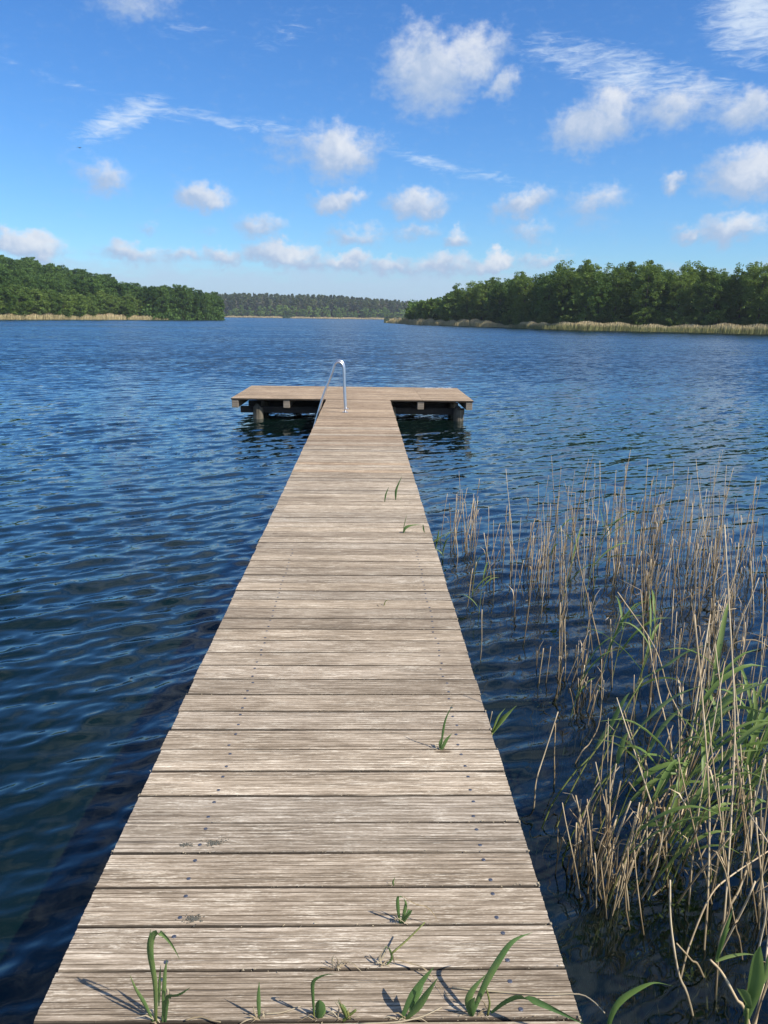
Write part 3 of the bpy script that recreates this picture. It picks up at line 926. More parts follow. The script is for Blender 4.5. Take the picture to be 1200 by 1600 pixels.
def board_mesh(name, length, seed, mat):
    """decking board lying along x, origin at its top centre: eased edges, a little wavy"""
    rng = random.Random(seed)
    hw, t, e = BOARD / 2, THICK, .005
    prof = [(-hw, -t), (-hw, -e), (-hw + e * .8, -.0003)]
    for q in range(-3, 4):                    # seven shallow grooves milled along the board
        y, w = q * .0178 + rng.uniform(-.0005, .0005), rng.uniform(.0013, .0024); prof += [(y - w, 0), (y, -rng.uniform(.0014, .0024)), (y + w, 0)]
    prof += [(hw - e * .8, -.0003), (hw, -e), (hw, -t)]
    xs = [-.5, -.18, .14, .5]; V = []; n = len(prof)
    for i, u in enumerate(xs):
        dl, dr, dz = rng.uniform(-.0016, .0016), rng.uniform(-.0016, .0016), 0.0
        for (y, z) in prof:
            jag = rng.uniform(-.0012, .0012) if i in (0, 3) else 0
            V.append((u * length + jag, y + (dl if y < 0 else dr), z + dz))
    Fq = [(i * n + j, i * n + (j + 1) % n, (i + 1) * n + (j + 1) % n, (i + 1) * n + j) for i in range(3) for j in range(n)]
    Fq += [tuple(reversed(range(n))), tuple(3 * n + j for j in range(n))]
    return mesh_from(name, V, [tuple(reversed(f)) for f in Fq], mat)


WALK_M = [board_mesh('plank', XR - XL, 200 + i, M['plank']) for i in range(6)]
WALK_F = [board_mesh('plank', XR - XL, 220 + i, M['plank_far']) for i in range(6)]
screw_bm = MB(); screw_bm.tube([(0, 0, -.004), (0, 0, .0006), (0, 0, .0014)], [.0064, .0064, .0046], 8)
SCREW = mesh_from('screw', screw_bm.v, screw_bm.f, M['screw'])
first = -14                       # boards behind the camera, back to the bank
nb = int((PY0 - J0) / PITCH_Y + .5)
PLANKS = {}
for i in range(first, nb):
    y = J0 + (i + .5) * PITCH_Y
    far = y > 7.5 and RNG.random() < min(1, (y - 7.5) / 5)
    o = link('plank', (WALK_F if far else WALK_M)[RNG.randrange(6)], jetty)
    o.location = Vector(((XL + XR) / 2 + RNG.uniform(-.0034, .0034), y + RNG.uniform(-.0018, .0018), RNG.uniform(-.0018, .0018))) - JO
    o.rotation_euler = (RNG.uniform(-.006, .006), RNG.uniform(-.0012, .0012), RNG.uniform(-.0018, .0018) + (math.pi if RNG.random() < .5 else 0))
    PLANKS[i] = o
    if -2 <= i < 26:
        flip = abs(o.rotation_euler.z) > 1
        for sx in (-.50, .375):
            for sy in (-.043, .040):
                s = link('screw', SCREW, o)
                lx, ly = sx + .122 + RNG.uniform(-.007, .007), sy + RNG.uniform(-.006, .006)
                s.location = (-lx, -ly, 0) if flip else (lx, ly, 0)
# the platform at the end: two lengths of board butted over a joist
SEAM = 1.17
npl = int((PY1 - PY0) / PITCH_Y)
LONGB = [board_mesh('plank', SEAM - PX0 - .004, 240 + i, M['plank_far']) for i in range(5)]
SHORTB = [board_mesh('plank', PX1 - SEAM - .004, 250 + i, M['plank_far']) for i in range(5)]
for i in range(npl):
    y = PY0 + (i + .5) * PITCH_Y
    for meshes, xa, xb in ((LONGB, PX0, SEAM), (SHORTB, SEAM, PX1)):
        o = link('plank', meshes[RNG.randrange(5)], jetty)
        o.location = Vector(((xa + xb) / 2, y, RNG.uniform(-.0015, .0015))) - JO
        o.rotation_euler = (RNG.uniform(-.005, .005), 0, RNG.uniform(-.001, .001) + (math.pi if RNG.random() < .5 else 0))


def jbox(name, mat, x0, x1, y0, y1, z0, z1):
    """squared timber as its own object with its origin at its centre"""
    c = Vector(((x0 + x1) / 2, (y0 + y1) / 2, (z0 + z1) / 2)); mb = MB()
    mb.box(x0 - c.x, x1 - c.x, y0 - c.y, y1 - c.y, z0 - c.z, z1 - c.z)
    me = mesh_from(name, mb.v, mb.f, mat)
    bm = bmesh.new(); bm.from_mesh(me)
    bmesh.ops.bevel(bm, geom=list(bm.edges), offset=.006, segments=1, affect='EDGES'); bm.to_mesh(me); bm.free()
    o = link(name, me, jetty); o.location = c - JO
    return o


def jpost(x, y, top, r, name='post'):
    mb = MB(); rr = random.Random(int(x * 100 + y))
    mb.tube([(rr.uniform(-.01, .01), rr.uniform(-.01, .01), z) for z in (WATER - 2.4, WATER - .6, WATER, top - .01, top)], [r * 1.05, r * 1.03, r, r * .98, r * .9], 12)
    v = [(a, b, c - WATER) for a, b, c in mb.v]
    o = link(name, mesh_from(name, v, mb.f, M['post'], False), jetty); o.location = Vector((x, y, WATER)) - JO
    return o


ZB = -THICK - .004
for x in (-2.585, -1.56, -.50, .26, 1.135, 2.115):                 # joists under the platform, their cut ends show
    jbox('joist', M['joist'], x - .065, x + .065, PY0 + .012, PY1 - .012, ZB - .155, ZB)
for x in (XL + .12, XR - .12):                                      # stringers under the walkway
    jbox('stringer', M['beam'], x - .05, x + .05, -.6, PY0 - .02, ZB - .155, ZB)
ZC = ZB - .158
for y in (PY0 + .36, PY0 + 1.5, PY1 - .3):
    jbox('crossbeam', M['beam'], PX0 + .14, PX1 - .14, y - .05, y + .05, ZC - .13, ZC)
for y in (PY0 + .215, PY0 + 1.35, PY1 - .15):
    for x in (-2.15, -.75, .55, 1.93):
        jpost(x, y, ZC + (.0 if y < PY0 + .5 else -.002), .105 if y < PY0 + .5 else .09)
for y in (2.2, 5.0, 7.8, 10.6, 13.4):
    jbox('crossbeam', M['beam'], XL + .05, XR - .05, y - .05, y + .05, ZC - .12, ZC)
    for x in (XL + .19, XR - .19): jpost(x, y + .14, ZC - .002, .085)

# white droppings along the far right edge of the platform, lichen and pale marks on the near boards
rr = random.Random(4)


def splat(mb, x, y, r, z, n=9, h=.0012):
    b = len(mb.v); mb.v.append((x, y, z + h))
    for i in range(n):
        a = 2 * math.pi * i / n; q = r * rr.uniform(.55, 1.25); mb.v.append((x + math.cos(a) * q * 1.3, y + math.sin(a) * q, z + .0003))
    for i in range(n): mb.f.append((b, b + 1 + i, b + 1 + (i + 1) % n))


mb = MB()
for i in range(26): splat(mb, rr.uniform(1.45, 2.1), PY1 - rr.uniform(.06, .3), rr.uniform(.012, .04), .002)
tag(mb.build('bird_droppings', M['white']), 'white bird droppings speckled along the far right edge of the platform', 'droppings', None, 'stuff')


def lichen(x, y, rx, ry, label):
    p = at(x, y); mb = MB(); n = 0
    for i in range(220):
        a, r = rr.uniform(0, 6.28), abs(rr.gauss(0, .55)) * (1 + .5 * math.sin(2 * i + rx * 900))
        a += .5 * math.sin(i * .3)
        splat(mb, p.x + math.cos(a) * r * rx, p.y + math.sin(a) * r * ry, rr.uniform(.0008, .0026), .002, 5, rr.uniform(.0008, .0025))
    tag(mb.build('lichen_patch', M['lichen']), label, 'lichen', None, 'stuff')


lichen(335, 1318, .034, .018, 'grey lichen patch on the deck near the left screws')
lichen(289, 1321, .018, .010, 'small grey lichen spot left of the larger patch')
lichen(303, 1436, .025, .014, 'grey lichen patch beside pale worn marks on the deck')


# crumbs and seed fluff caught in the joints
mb = MB(); cm = random.Random(8)
for i in range(-1, 34):
    y = J0 + i * PITCH_Y
    c0 = cm.uniform(XL, XR)
    for _ in range(cm.randrange(24, 85)):
        x = min(XR, max(XL, cm.gauss(c0, .42))); s = cm.uniform(.0010, .0030); yy = y + cm.gauss(0, .0045); z = .001 + s * .3
        q = [Vector((x, yy, z)) + Vector((cm.uniform(-1, 1), cm.uniform(-1, 1), cm.uniform(.2, 1))) * s * 1.4 for _ in range(4)]
        b = len(mb.v); mb.v += [tuple(v) for v in q]; mb.f += [(b, b + 1, b + 2), (b, b + 2, b + 3), (b, b + 3, b + 1), (b + 1, b + 3, b + 2)]
tag(mb.build('seed_litter', M['dryleaf']), 'pale crumbs and seed fluff caught in the joints of the deck', 'litter', None, 'stuff')


# ------------------------------------------------------------------ bathing ladder
def make_ladder():
    Y0, Y1 = 13.86, 14.36
    t = empty('bathing_ladder', (XL - .03, (Y0 + Y1) / 2, 0)); o0 = Vector(t.location)
    tag(t, 'stainless steel bathing ladder with two arched handrails on the left edge of the jetty', 'ladder')
    bx = -.325
    for Y in (Y0, Y1):
        base = Vector((bx, Y, 0)); e = Vector((XL - .035, Y, 0))
        path = [base, base + Vector((-.02, 0, .40)), base + Vector((-.03, 0, .78)), base + Vector((-.042, 0, .885)), base + Vector((-.075, 0, .945)), base + Vector((-.125, 0, .968)),
                base + Vector((-.172, 0, .945)), base + Vector((-.203, 0, .885)), base + Vector((-.228, 0, .78)), e + Vector((.105, 0, .38)), e, e + Vector((-.12, 0, -.45)), e + Vector((-.30, 0, -1.25))]
        sm = spline([Vector((p.x, p.y, p.z * .885 if p.z > 0 else p.z)) for p in path], 61); mb = MB(); mb.tube([p - o0 for p in sm], .0178, 10); mb.build('rail', M['steel'], t, True)
        fl = MB(); fl.tube([base - o0 + Vector((0, 0, .001)), base - o0 + Vector((0, 0, .009))], [.05, .05], 14); fl.build('flange', M['steel'], t)
    for q in (.0, .3, .6, .9):
        e = Vector((XL - .05 - .25 * q, 0, -.16 - q))
        mb = MB(); mb.tube([Vector((e.x, Y0, e.z)) - o0, Vector((e.x, Y1, e.z)) - o0], .017, 8); mb.build('rung', M['steel'], t, True)


make_ladder()


# ------------------------------------------------------------------ sprouts coming up through the joints of the deck
def P3(x, y, Y): return at_y(x, y, Y)


def sprout(name, root_px, label, leaves, stems=(), dry=(), cat='plant', group=None):
    """leaves / stems / dry: lists of (list of photo places, width); everything stands at the depth of the root"""
    r = at(*root_px); r.z = -.01
    t = empty(name, r); tag(t, label, cat, group)
    Y = r.y
    for lst, nm, mat, blade in ((leaves, 'leaf', M['green2'], True), (stems, 'stem', M['gstem'], False), (dry, 'dry_leaf', M['dryleaf'], True)):
        for j, item in enumerate(lst):
            pts, w = item[0], item[1]; toward = item[2] if len(item) > 2 else RNG.uniform(-.05, .05)
            n = len(pts); q = []
            for i, (x, y) in enumerate(pts):
                p = P3(x, y, Y + toward * i / max(1, n - 1)) if not (len(item) > 3) else at(x, y, .004 + .006 * (i % 2)) + Vector((0, 0, item[3] * math.sin(math.pi * i / (n - 1))))
                q.append(p - r)
            s = spline(q, max(7, 3 * n)); mb = MB()
            if blade: mb.blade(s, w, side=(1, RNG.uniform(-.5, .3), 0), fold=.35)
            else: mb.tube(s, [w * .5 * (1 - .4 * i / len(s)) for i in range(len(s))], 5)
            mb.build(nm, mat, t, True)
    if name in ('reed_sprout', 'cut_reed_tuft', 'dry_reed_tuft'):
        for j in range(5):
            a = RNG.uniform(0, 6.28); L = RNG.uniform(.015, .05); d = Vector((math.cos(a) * L, math.sin(a) * L * .35, RNG.uniform(.3, 1.0) * L)); o = Vector((RNG.uniform(-.018, .018), RNG.uniform(-.003, .003), .008))
            mb = MB(); mb.blade([o, o + d * .6, o + d + Vector((0, 0, -.35 * L))], RNG.uniform(.003, .006), fold=.2); mb.build('dry_leaf', M['dryleaf'], t, True)
    return t


sprout('reed_sprout', (245, 1596), 'tallest green reed sprout on the deck with a folded over leaf, near the left edge',
       [([(243, 1597), (242, 1540), (234, 1490), (238, 1463), (252, 1458), (268, 1475), (281, 1499)], .016, -.03),
        ([(240, 1598), (225, 1568), (212, 1546), (203, 1524)], .011, .02), ([(244, 1560), (238, 1510), (233, 1480), (235, 1452)], .012, -.02),
        ([(258, 1597), (262, 1560), (280, 1555), (297, 1543)], .013, -.04), ([(254, 1598), (256, 1550), (258, 1518), (261, 1500)], .010, .0),
        ([(248, 1572), (249, 1535), (251, 1508)], .007, .01)],
       [([(244, 1599), (244, 1570), (243, 1545)], .006, 0)], [([(258, 1560), (263, 1545), (266, 1580)], .005, -.02)])
sprout('reed_sprout', (404, 1592), 'single slim upright green spear on the deck with dry bits round its foot',
       [([(405, 1592), (404, 1560), (405, 1534)], .010, 0)], [],
       [([(402, 1592), (397, 1580), (396, 1572)], .005, .0), ([(404, 1590), (412, 1584), (414, 1592)], .006, -.01), ([(404, 1591), (385, 1597), (372, 1602)], .004, 0, .004)])
sprout('reed_sprout', (497, 1591), 'green sprout on the deck whose top leaf is snapped over to the right',
       [([(491, 1590), (489, 1560), (489, 1536), (500, 1527), (512, 1523), (527, 1522)], .009, -.02), ([(497, 1592), (500, 1572), (499, 1562)], .026, .0),
        ([(503, 1591), (505, 1578), (502, 1568)], .014, .01)], [([(491, 1592), (490, 1565), (489, 1540)], .005, 0)])
sprout('cut_reed_tuft', (541, 1592), 'yellowish cut tuft of stubby reed stems on the deck at the bottom middle',
       [([(541, 1592), (534, 1576), (528, 1562)], .006, 0), ([(545, 1592), (537, 1572), (526, 1566)], .005, .02)],
       [([(543, 1591), (538, 1579), (532, 1570)], .009, 0), ([(535, 1596), (546, 1586), (556, 1578)], .009, .0), ([(546, 1591), (543, 1580)], .008, 0)],
       [([(530, 1575), (522, 1563)], .004, 0), ([(538, 1580), (529, 1559)], .003, 0), ([(528, 1590), (530, 1575), (533, 1566)], .004, .02)])
sprout('reed_sprout', (632, 1592), 'broad green double leaf sprout on the deck leaning right, bottom middle',
       [([(627, 1593), (640, 1566), (652, 1546), (666, 1526), (678, 1511)], .019, .02), ([(634, 1593), (652, 1575), (668, 1552), (684, 1528)], .018, -.02),
        ([(640, 1580), (655, 1552), (662, 1538)], .012, .03)])
sprout('reed_sprout', (741, 1588), 'large green sprout with a long pointed leaf rising right and one trailing off the deck',
       [([(737, 1588), (748, 1560), (762, 1530), (782, 1496), (797, 1475), (812, 1464), (832, 1457)], .016, .05), ([(735, 1588), (731, 1566), (740, 1545), (760, 1522)], .017, .02),
        ([(738, 1588), (736, 1570), (742, 1558)], .020, -.02), ([(768, 1583), (790, 1567), (815, 1559), (845, 1568), (880, 1584), (915, 1602)], .017, -.08)],
       [([(762, 1586), (765, 1568), (763, 1556), (760, 1545)], .006, 0)], [([(764, 1585), (758, 1570), (752, 1562)], .005, 0)])
sprout('reed_sprout', (628, 1443), 'short curled green sprout in a joint of the deck with a dry straw arching right',
       [([(625, 1443), (622, 1420), (622, 1402), (630, 1402)], .010, 0), ([(627, 1443), (632, 1425), (634, 1412), (631, 1404)], .010, .01), ([(629, 1443), (638, 1428), (641, 1422), (634, 1430)], .012, -.02)],
       [], [([(629, 1400), (648, 1412), (668, 1418), (680, 1432), (684, 1441)], .0035, -.02)])
sprout('tiny_sprout', (615, 1384), 'tiny green and brown sprout in the joint above the curled one',
       [([(615, 1384), (614, 1378), (617, 1371)], .006, 0)], [], [([(615, 1384), (609, 1382), (606, 1380)], .003, 0), ([(616, 1384), (619, 1377)], .003, 0)])
sprout('dry_reed_tuft', (600, 1509), 'dry straw tuft bent over in a deck joint with one long stalk pointing right',
       [([(604, 1508), (612, 1497), (606, 1480), (598, 1484)], .007, 0)], [([(612, 1490), (638, 1467), (664, 1441)], .006, .05)],
       [([(598, 1509), (593, 1498), (602, 1480)], .007, 0), ([(590, 1512), (600, 1492), (606, 1478)], .006, .01), ([(595, 1510), (612, 1502), (645, 1513), (662, 1519), (680, 1535), (700, 1560)], .005, 0, .012),
        ([(616, 1506), (614, 1490)], .004, 0)])
sprout('dry_reed_tuft', (522, 1512), 'small frayed straw tuft in the joint left of the bent one',
       [], [], [([(520, 1513), (519, 1500), (522, 1492)], .005, 0), ([(526, 1513), (528, 1502), (524, 1494)], .004, 0), ([(536, 1500), (552, 1510), (566, 1519)], .004, 0, .006), ([(530, 1512), (536, 1498)], .004, .01), ([(524, 1512), (545, 1504)], .004, .01)])
sprout('reed_sprout', (690, 1172), 'lone green sprout with one slim tall blade near the right edge, halfway down the deck',
       [([(689, 1172), (692, 1145), (697, 1122), (708, 1100)], .009, 0), ([(691, 1172), (697, 1158), (706, 1146)], .016, .0), ([(688, 1172), (688, 1160), (692, 1150)], .012, .02)])
sprout('grass_blade', (618, 781), 'taller curved green blade on the far part of the deck',
       [([(618, 781), (619, 765), (628, 744)], .022, 0)])
sprout('grass_blade', (601, 784), 'thin short green blade left of the taller curved one on the deck',
       [([(601, 784), (603, 772), (608, 760)], .014, 0)])
sprout('grass_blade', (631, 833), 'green blade bent flat to the right in a joint of the deck',
       [([(630, 833), (634, 824), (645, 820), (662, 820)], .024, 0), ([(661, 820), (662, 828), (664, 833)], .012, 0), ([(630, 830), (632, 818), (636, 803)], .007, 0)])
sprout('yellow_stem_bits', (600, 946), 'two tiny yellow stem bits on the middle of the deck', [], [([(599, 949), (602, 940), (606, 937)], .006, 0)], [([(590, 944), (595, 946)], .006, 0, .003)])
# loose straws lying on the boards
for pts, lab in (([(706, 1543), (770, 1549), (850, 1554), (902, 1553), (925, 1563), (945, 1583)], 'long pale straw lying across the deck and over its right edge'),
                 ([(560, 1600), (620, 1597), (660, 1588), (690, 1574)], 'pale straw lying on the deck at the bottom middle'),
                 ([(290, 1594), (312, 1589), (330, 1594), (345, 1597)], 'short crooked straw lying on the deck beside the tallest sprout'),
                 ([(414, 1584), (440, 1582), (470, 1572)], 'thin straw lying right of the single green spear')):
    q = [at(x, y, .006) for x, y in pts]; r = q[0]
    mb = MB(); mb.tube(spline([p - r for p in q], 14), [.0024 - .0012 * i / 14 for i in range(14)], 5)
    o = mb.build('loose_straw', M['dryleaf'], None, True); o.location = r; tag(o, lab, 'straw')


# ------------------------------------------------------------------ reeds in the shallow water beside the jetty
def dead_stalk_mesh(seed, style, H):
    """stalk standing H above the water and about half a metre below; origin at the water line"""
    r = random.Random(seed); mb = MB()
    bend = (r.gauss(0, .035) * H, r.gauss(0, .035) * H); c2 = (r.gauss(0, .012) * H, r.gauss(0, .012) * H)
    us = (-.55 / H, -.2 / H, .0, .2, .42, .62, .82, 1.0); pts = []
    for u in us:
        v = max(0, u); pts.append((bend[0] * v * v + c2[0] * math.sin(v * 5), bend[1] * v * v + c2[1] * math.sin(v * 4 + 1), u * H))
    if style == 'kinked':
        a = r.gauss(.4, .9); p = Vector(pts[-2]); pts[-1] = tuple(p + Vector((math.cos(a) * .12, math.sin(a) * .12, -r.uniform(-.03, .08))))
    w = 0.0026
    mb.tube(pts, [w * (1.12 - .6 * max(0, u) * min(1, H * 1.2)) * (.8 if i == 7 and H > .5 else 1) for i, u in enumerate(us)], 5)
    if style == 'sheath':                     # old leaf sheaths stick out
        for _ in range(2):
            i = r.randrange(3, 7); p = Vector(pts[i]); a = r.uniform(0, 6.28); L = r.uniform(.05, .16)
            mb.blade([p, p + Vector((math.cos(a) * L * .2, math.sin(a) * L * .2, L * .7)), p + Vector((math.cos(a) * L * .5, math.sin(a) * L * .5, L * r.uniform(.6, 1.2)))], .006, fold=.2)
    return mb


STALKS = {}
for H in (.15, .35, .65, 1.0):
    STALKS[H] = []
    for i in range(8):
        mb = dead_stalk_mesh(300 + i + int(H * 1000), ('plain', 'sheath', 'plain', 'sheath', 'plain', 'sheath', 'sheath', 'kinked' if H > .5 else 'plain')[i], H)
        STALKS[H].append((mesh_from('dead_reed', mb.v, mb.f, M['straw'], True), mb))

# clumps: (foot in the photo x, y, tops reach to y, how many, spread in metres)
CLUMPS = [
    (707, 846, 758, 9, .10), (727, 862, 735, 16, .08), (752, 865, 790, 4, .25), (786, 862, 775, 5, .35), (781, 905, 800, 9, .12),
    (831, 914, 745, 13, .12), (853, 932, 768, 20, .18), (876, 884, 778, 8, .22), (905, 868, 725, 13, .20), (925, 880, 780, 8, .25),
    (966, 896, 712, 18, .14), (984, 898, 765, 15, .10), (1006, 818, 770, 7, .08), (1029, 855, 735, 14, .10), (1022, 935, 842, 14, .12),
    (1046, 925, 830, 10, .15), (1074, 885, 775, 9, .20), (1100, 888, 725, 20, .25), (1130, 880, 722, 18, .25), (1165, 900, 738, 24, .28),
    (1100, 975, 850, 20, .15), (1132, 980, 865, 20, .22), (1188, 955, 840, 14, .2), (1190, 880, 760, 10, .3), (950, 930, 860, 7, .35),
    (885, 1060, 935, 8, .08), (870, 1080, 1020, 5, .12), (893, 1100, 1030, 9, .09), (930, 1060, 960, 7, .25), (780, 1035, 955, 2, .15),
    (818, 1045, 1005, 2, .2), (1000, 1060, 930, 9, .3), (1090, 1100, 880, 16, .25), (1130, 1120, 900, 16, .25), (1180, 1110, 930, 12, .2),
    (735, 950, 900, 4, .2), (742, 1075, 1040, 3, .15), (800, 1160, 1110, 2, .2), (720, 905, 850, 5, .3), (1060, 1010, 930, 8, .3),
    (937, 1390, 1225, 26, .07), (912, 1365, 1235, 7, .035), (957, 1375, 1150, 16, .08), (1010, 1330, 1120, 12, .15), (1090, 1290, 1040, 14, .22), (1160, 1300, 1040, 16, .2),
    (1140, 1480, 1180, 5, .15), (1180, 1560, 1200, 5, .12), (1150, 1420, 1050, 9, .10), (1192, 1690, 1180, 8, .09), (1105, 1340, 1080, 8, .12), (1185, 1400, 1060, 9, .14),
]
cl = random.Random(77)
stalks = []
for (x, y, top, n, spread) in CLUMPS:
    c = at(x, y, WATER)
    hpx = at_y(x, top, c.y + .05).z - WATER
    ci = CLUMPS.index((x, y, top, n, spread)); extra = .16 if y > 1250 else 0
    for j in range(n):
        h = hpx * (1.0 if j == 0 else cl.choice((cl.uniform(.75, 1.05), cl.uniform(.45, .9), cl.uniform(.25, .6))))
        if j > 2 and cl.random() < .08: continue
        stalks.append((c.x + cl.gauss(0, spread * .85), c.y + cl.gauss(0, spread * 1.3), max(.05, h), cl.gauss(.05, cl.choice((.04, .04, .12))) + extra, cl.gauss(.0, cl.choice((.04, .04, .12))) + extra * .3, ci))
for _ in range(90):                            # single stalks and stubs between the clumps
    x, y = cl.uniform(.95, 4.6), cl.uniform(3.2, 9.3)
    if x < .8 + (y - 3) * .05: continue
    stalks.append((x, y, cl.choice((cl.uniform(.06, .22), cl.uniform(.2, .7))), cl.gauss(.04, .08), cl.gauss(0, .08), -1))
stalks = [s for s in stalks if s[0] > XR + .06]
stalks.sort(key=lambda s: -s[2] / s[1])
rest = MB()
ORD = ('first second third fourth fifth sixth seventh eighth ninth tenth eleventh twelfth thirteenth fourteenth fifteenth sixteenth seventeenth eighteenth nineteenth').split()


def ordinal(n):
    """1 -> first, 21 -> twenty-first"""
    if n < 20: return ORD[n - 1]
    t, u = ('twenty', 'thirty', 'forty', 'fifty', 'sixty')[n // 10 - 2], n % 10
    return t + '-' + ORD[u - 1] if u else t[:-1] + 'ieth'


# the clumps fall into bands by distance; within a band they are counted from the jetty outwards
BANDS = (('nearest reed band', 0, 2.9), ('near reed band', 2.9, 4.4), ('middle reed band', 4.4, 6.4), ('far reed band', 6.4, 7.8), ('farthest reed band', 7.8, 99))
CL_NAME = {}
for bname, y0, y1 in BANDS:
    ids = [(at(c[0], c[1], WATER).x, i) for i, c in enumerate(CLUMPS) if y0 <= at(c[0], c[1], WATER).y < y1]
    for q, (_, i) in enumerate(sorted(ids)): CL_NAME[i] = '%s clump from the jetty in the %s' % (ordinal(q + 1), bname)
seen_tall = set()
for i, (x, y, h, lx, ly, ci) in enumerate(stalks):
    HC = min(STALKS, key=lambda q: abs(math.log(q / h))); me, mb = STALKS[HC][cl.randrange(8)]; rz = cl.uniform(0, 6.28); th = cl.uniform(.85, 1.35); hz = h / HC
    if i < 292:
        o = link('dead_reed', me); o.location = (x, y, WATER); o.scale = (th, th, hz); o.rotation_euler = (-ly, lx, rz)
        if ci < 0:
            tag(o, 'dead reed stalk standing apart between the clumps' if h > .3 else 'short broken dead reed stub standing apart between the clumps', 'reed', 'single reeds between the clumps' if h > .3 else 'single reed stubs between the clumps')
        elif ci not in seen_tall:
            big = max(st[2] for st in stalks if st[5] == ci)
            if h >= big - 1e-6:
                seen_tall.add(ci); tag(o, 'tallest dead reed of the ' + CL_NAME[ci], 'reed')
            else: tag(o, 'dead reed stalk of the ' + CL_NAME[ci], 'reed', 'reeds of the ' + CL_NAME[ci])
        else: tag(o, 'dead reed stalk of the ' + CL_NAME[ci], 'reed', 'reeds of the ' + CL_NAME[ci])
    else:
        b = len(rest.v); ca, sa = math.cos(rz), math.sin(rz)
        rest.v += [(x + (vx * ca - vy * sa) * th + lx * vz * hz, y + (vx * sa + vy * ca) * th + ly * vz * hz, WATER + vz * hz) for vx, vy, vz in mb.v]
        rest.f += [tuple(b + q for q in f) for f in mb.f]
tag(rest.build('reed_stubble', M['straw'], None, True), 'short dead reed stubble standing among the taller stalks in the water', 'reeds', None, 'stuff')

# long near stalks that cross the lower right corner, each with its own bends
NEAR = [
    ([(1105, 1600), (1100, 1500), (1106, 1400), (1108, 1250), (1098, 1100), (1085, 960)], .0040, 2.1, .5, 'tall dead reed rising almost straight through the bottom right corner'),
    ([(1126, 1490), (1136, 1380), (1144, 1250), (1148, 1120), (1140, 960), (1132, 820)], .0034, 2.6, .5, 'tall slightly bowed dead reed right of the straight near one'),
    ([(1130, 1440), (1155, 1390), (1170, 1340), (1174, 1260), (1168, 1195)], .0046, 2.3, .3, 'thick dead reed bowed to the right with a broken top'),
    ([(1082, 1585), (1060, 1520), (1048, 1440), (1047, 1375)], .0042, 1.75, .1, 'short thick dead reed with cut top standing alone in the dark water'),
    ([(1100, 1528), (1080, 1500), (1057, 1474)], .0042, 1.85, .0, 'broken reed piece slanting out of the dark water'),
    ([(1005, 1345), (1030, 1290), (1065, 1235), (1080, 1150), (1095, 1050), (1110, 960)], .0040, 2.75, .6, 'dead reed curving up right out of the near clump'),
    ([(985, 1355), (1000, 1300), (1040, 1240), (1075, 1180), (1120, 1110), (1165, 1020)], .0036, 2.75, .8, 'long dead reed leaning far right out of the near clump'),
    ([(1020, 1400), (1070, 1370), (1105, 1320), (1130, 1250), (1150, 1180)], .0036, 2.4, .5, 'dead reed leaning right low over the water'),
    ([(960, 1390), (1010, 1310), (1050, 1262), (1140, 1205), (1200, 1120)], .0036, 2.5, .9, 'dead reed leaning flat to the right edge'),
    ([(834, 1265), (838, 1220), (850, 1180), (872, 1112)], .0036, 3.15, .1, 'single dead reed leaning right, alone in the water by the jetty'),
    ([(866, 1225), (866, 1180), (868, 1130)], .0034, 3.3, .0, 'thin upright dead reed behind the lone leaning one'),
    ([(900, 1190), (922, 1160), (938, 1120), (940, 1030)], .0032, 3.4, .1, 'dead reed kinked near its foot in the open water'),
    ([(1170, 1600), (1150, 1560), (1128, 1520), (1110, 1500)], .0048, 1.72, .0, 'pale dead reed slanting left in the bottom right corner'),
    ([(1180, 1600), (1196, 1520), (1200, 1470), (1215, 1380)], .0040, 1.75, .2, 'dead reed at the right edge of the bottom corner'),
    ([(1062, 1535), (1080, 1470), (1110, 1400), (1140, 1370), (1200, 1330)], .0034, 2.0, .3, 'dead reed lying over to the right low in the corner'),
    ([(1118, 1560), (1124, 1470), (1140, 1420), (1134, 1365), (1118, 1330)], .0030, 1.9, .0, 'dead reed bent back to the left near the corner'),
    ([(1160, 1500), (1150, 1450), (1140, 1400), (1138, 1368)], .0030, 2.0, .1, 'thin short dead reed inside the corner tangle'),
    ([(1075, 1150), (1045, 1080), (1022, 1010), (965, 925)], .0036, 4.2, .0, 'long dead reed leaning to the left across the reed bed'),
    ([(940, 1030), (925, 960), (905, 880), (893, 790)], .0040, 4.6, .2, 'dead reed leaning left in the middle of the reed bed'),
    ([(1060, 942), (1095, 925), (1134, 895)], .0036, 5.4, .0, 'pale fallen reed slanting low over the water in the reed bed'),
    ([(1200, 1010), (1165, 1000), (1140, 1010), (1150, 1015)], .0050, 3.6, .0, 'pale broken reed bent over horizontally at the right edge'),
]
for pts, w, Y, dy, lab in NEAR:
    c = at(pts[0][0], pts[0][1], WATER) if pts[0][1] < 1599 else None
    Y = c.y if c is not None and abs(c.y - Y) < 1.2 else Y
    n = len(pts); q = [at_y(x, y, Y + dy * i / (n - 1)) for i, (x, y) in enumerate(pts)]
    if q[0].z > WATER - .3: q.insert(0, q[0] + (q[0] - q[1]).normalized() * .35 + Vector((0, 0, -.2)))
    r = Vector((q[1].x, q[1].y, WATER)); s = spline([p - r for p in q], 4 * len(q)); mb = MB()
    mb.tube(s, [w * (1.05 - .45 * i / len(s)) * (1.18 if i % 5 == 2 else 1) for i in range(len(s))], 6)
    o = mb.build('dead_reed', M['straw'], None, True); o.location = r; tag(o, lab, 'reed')


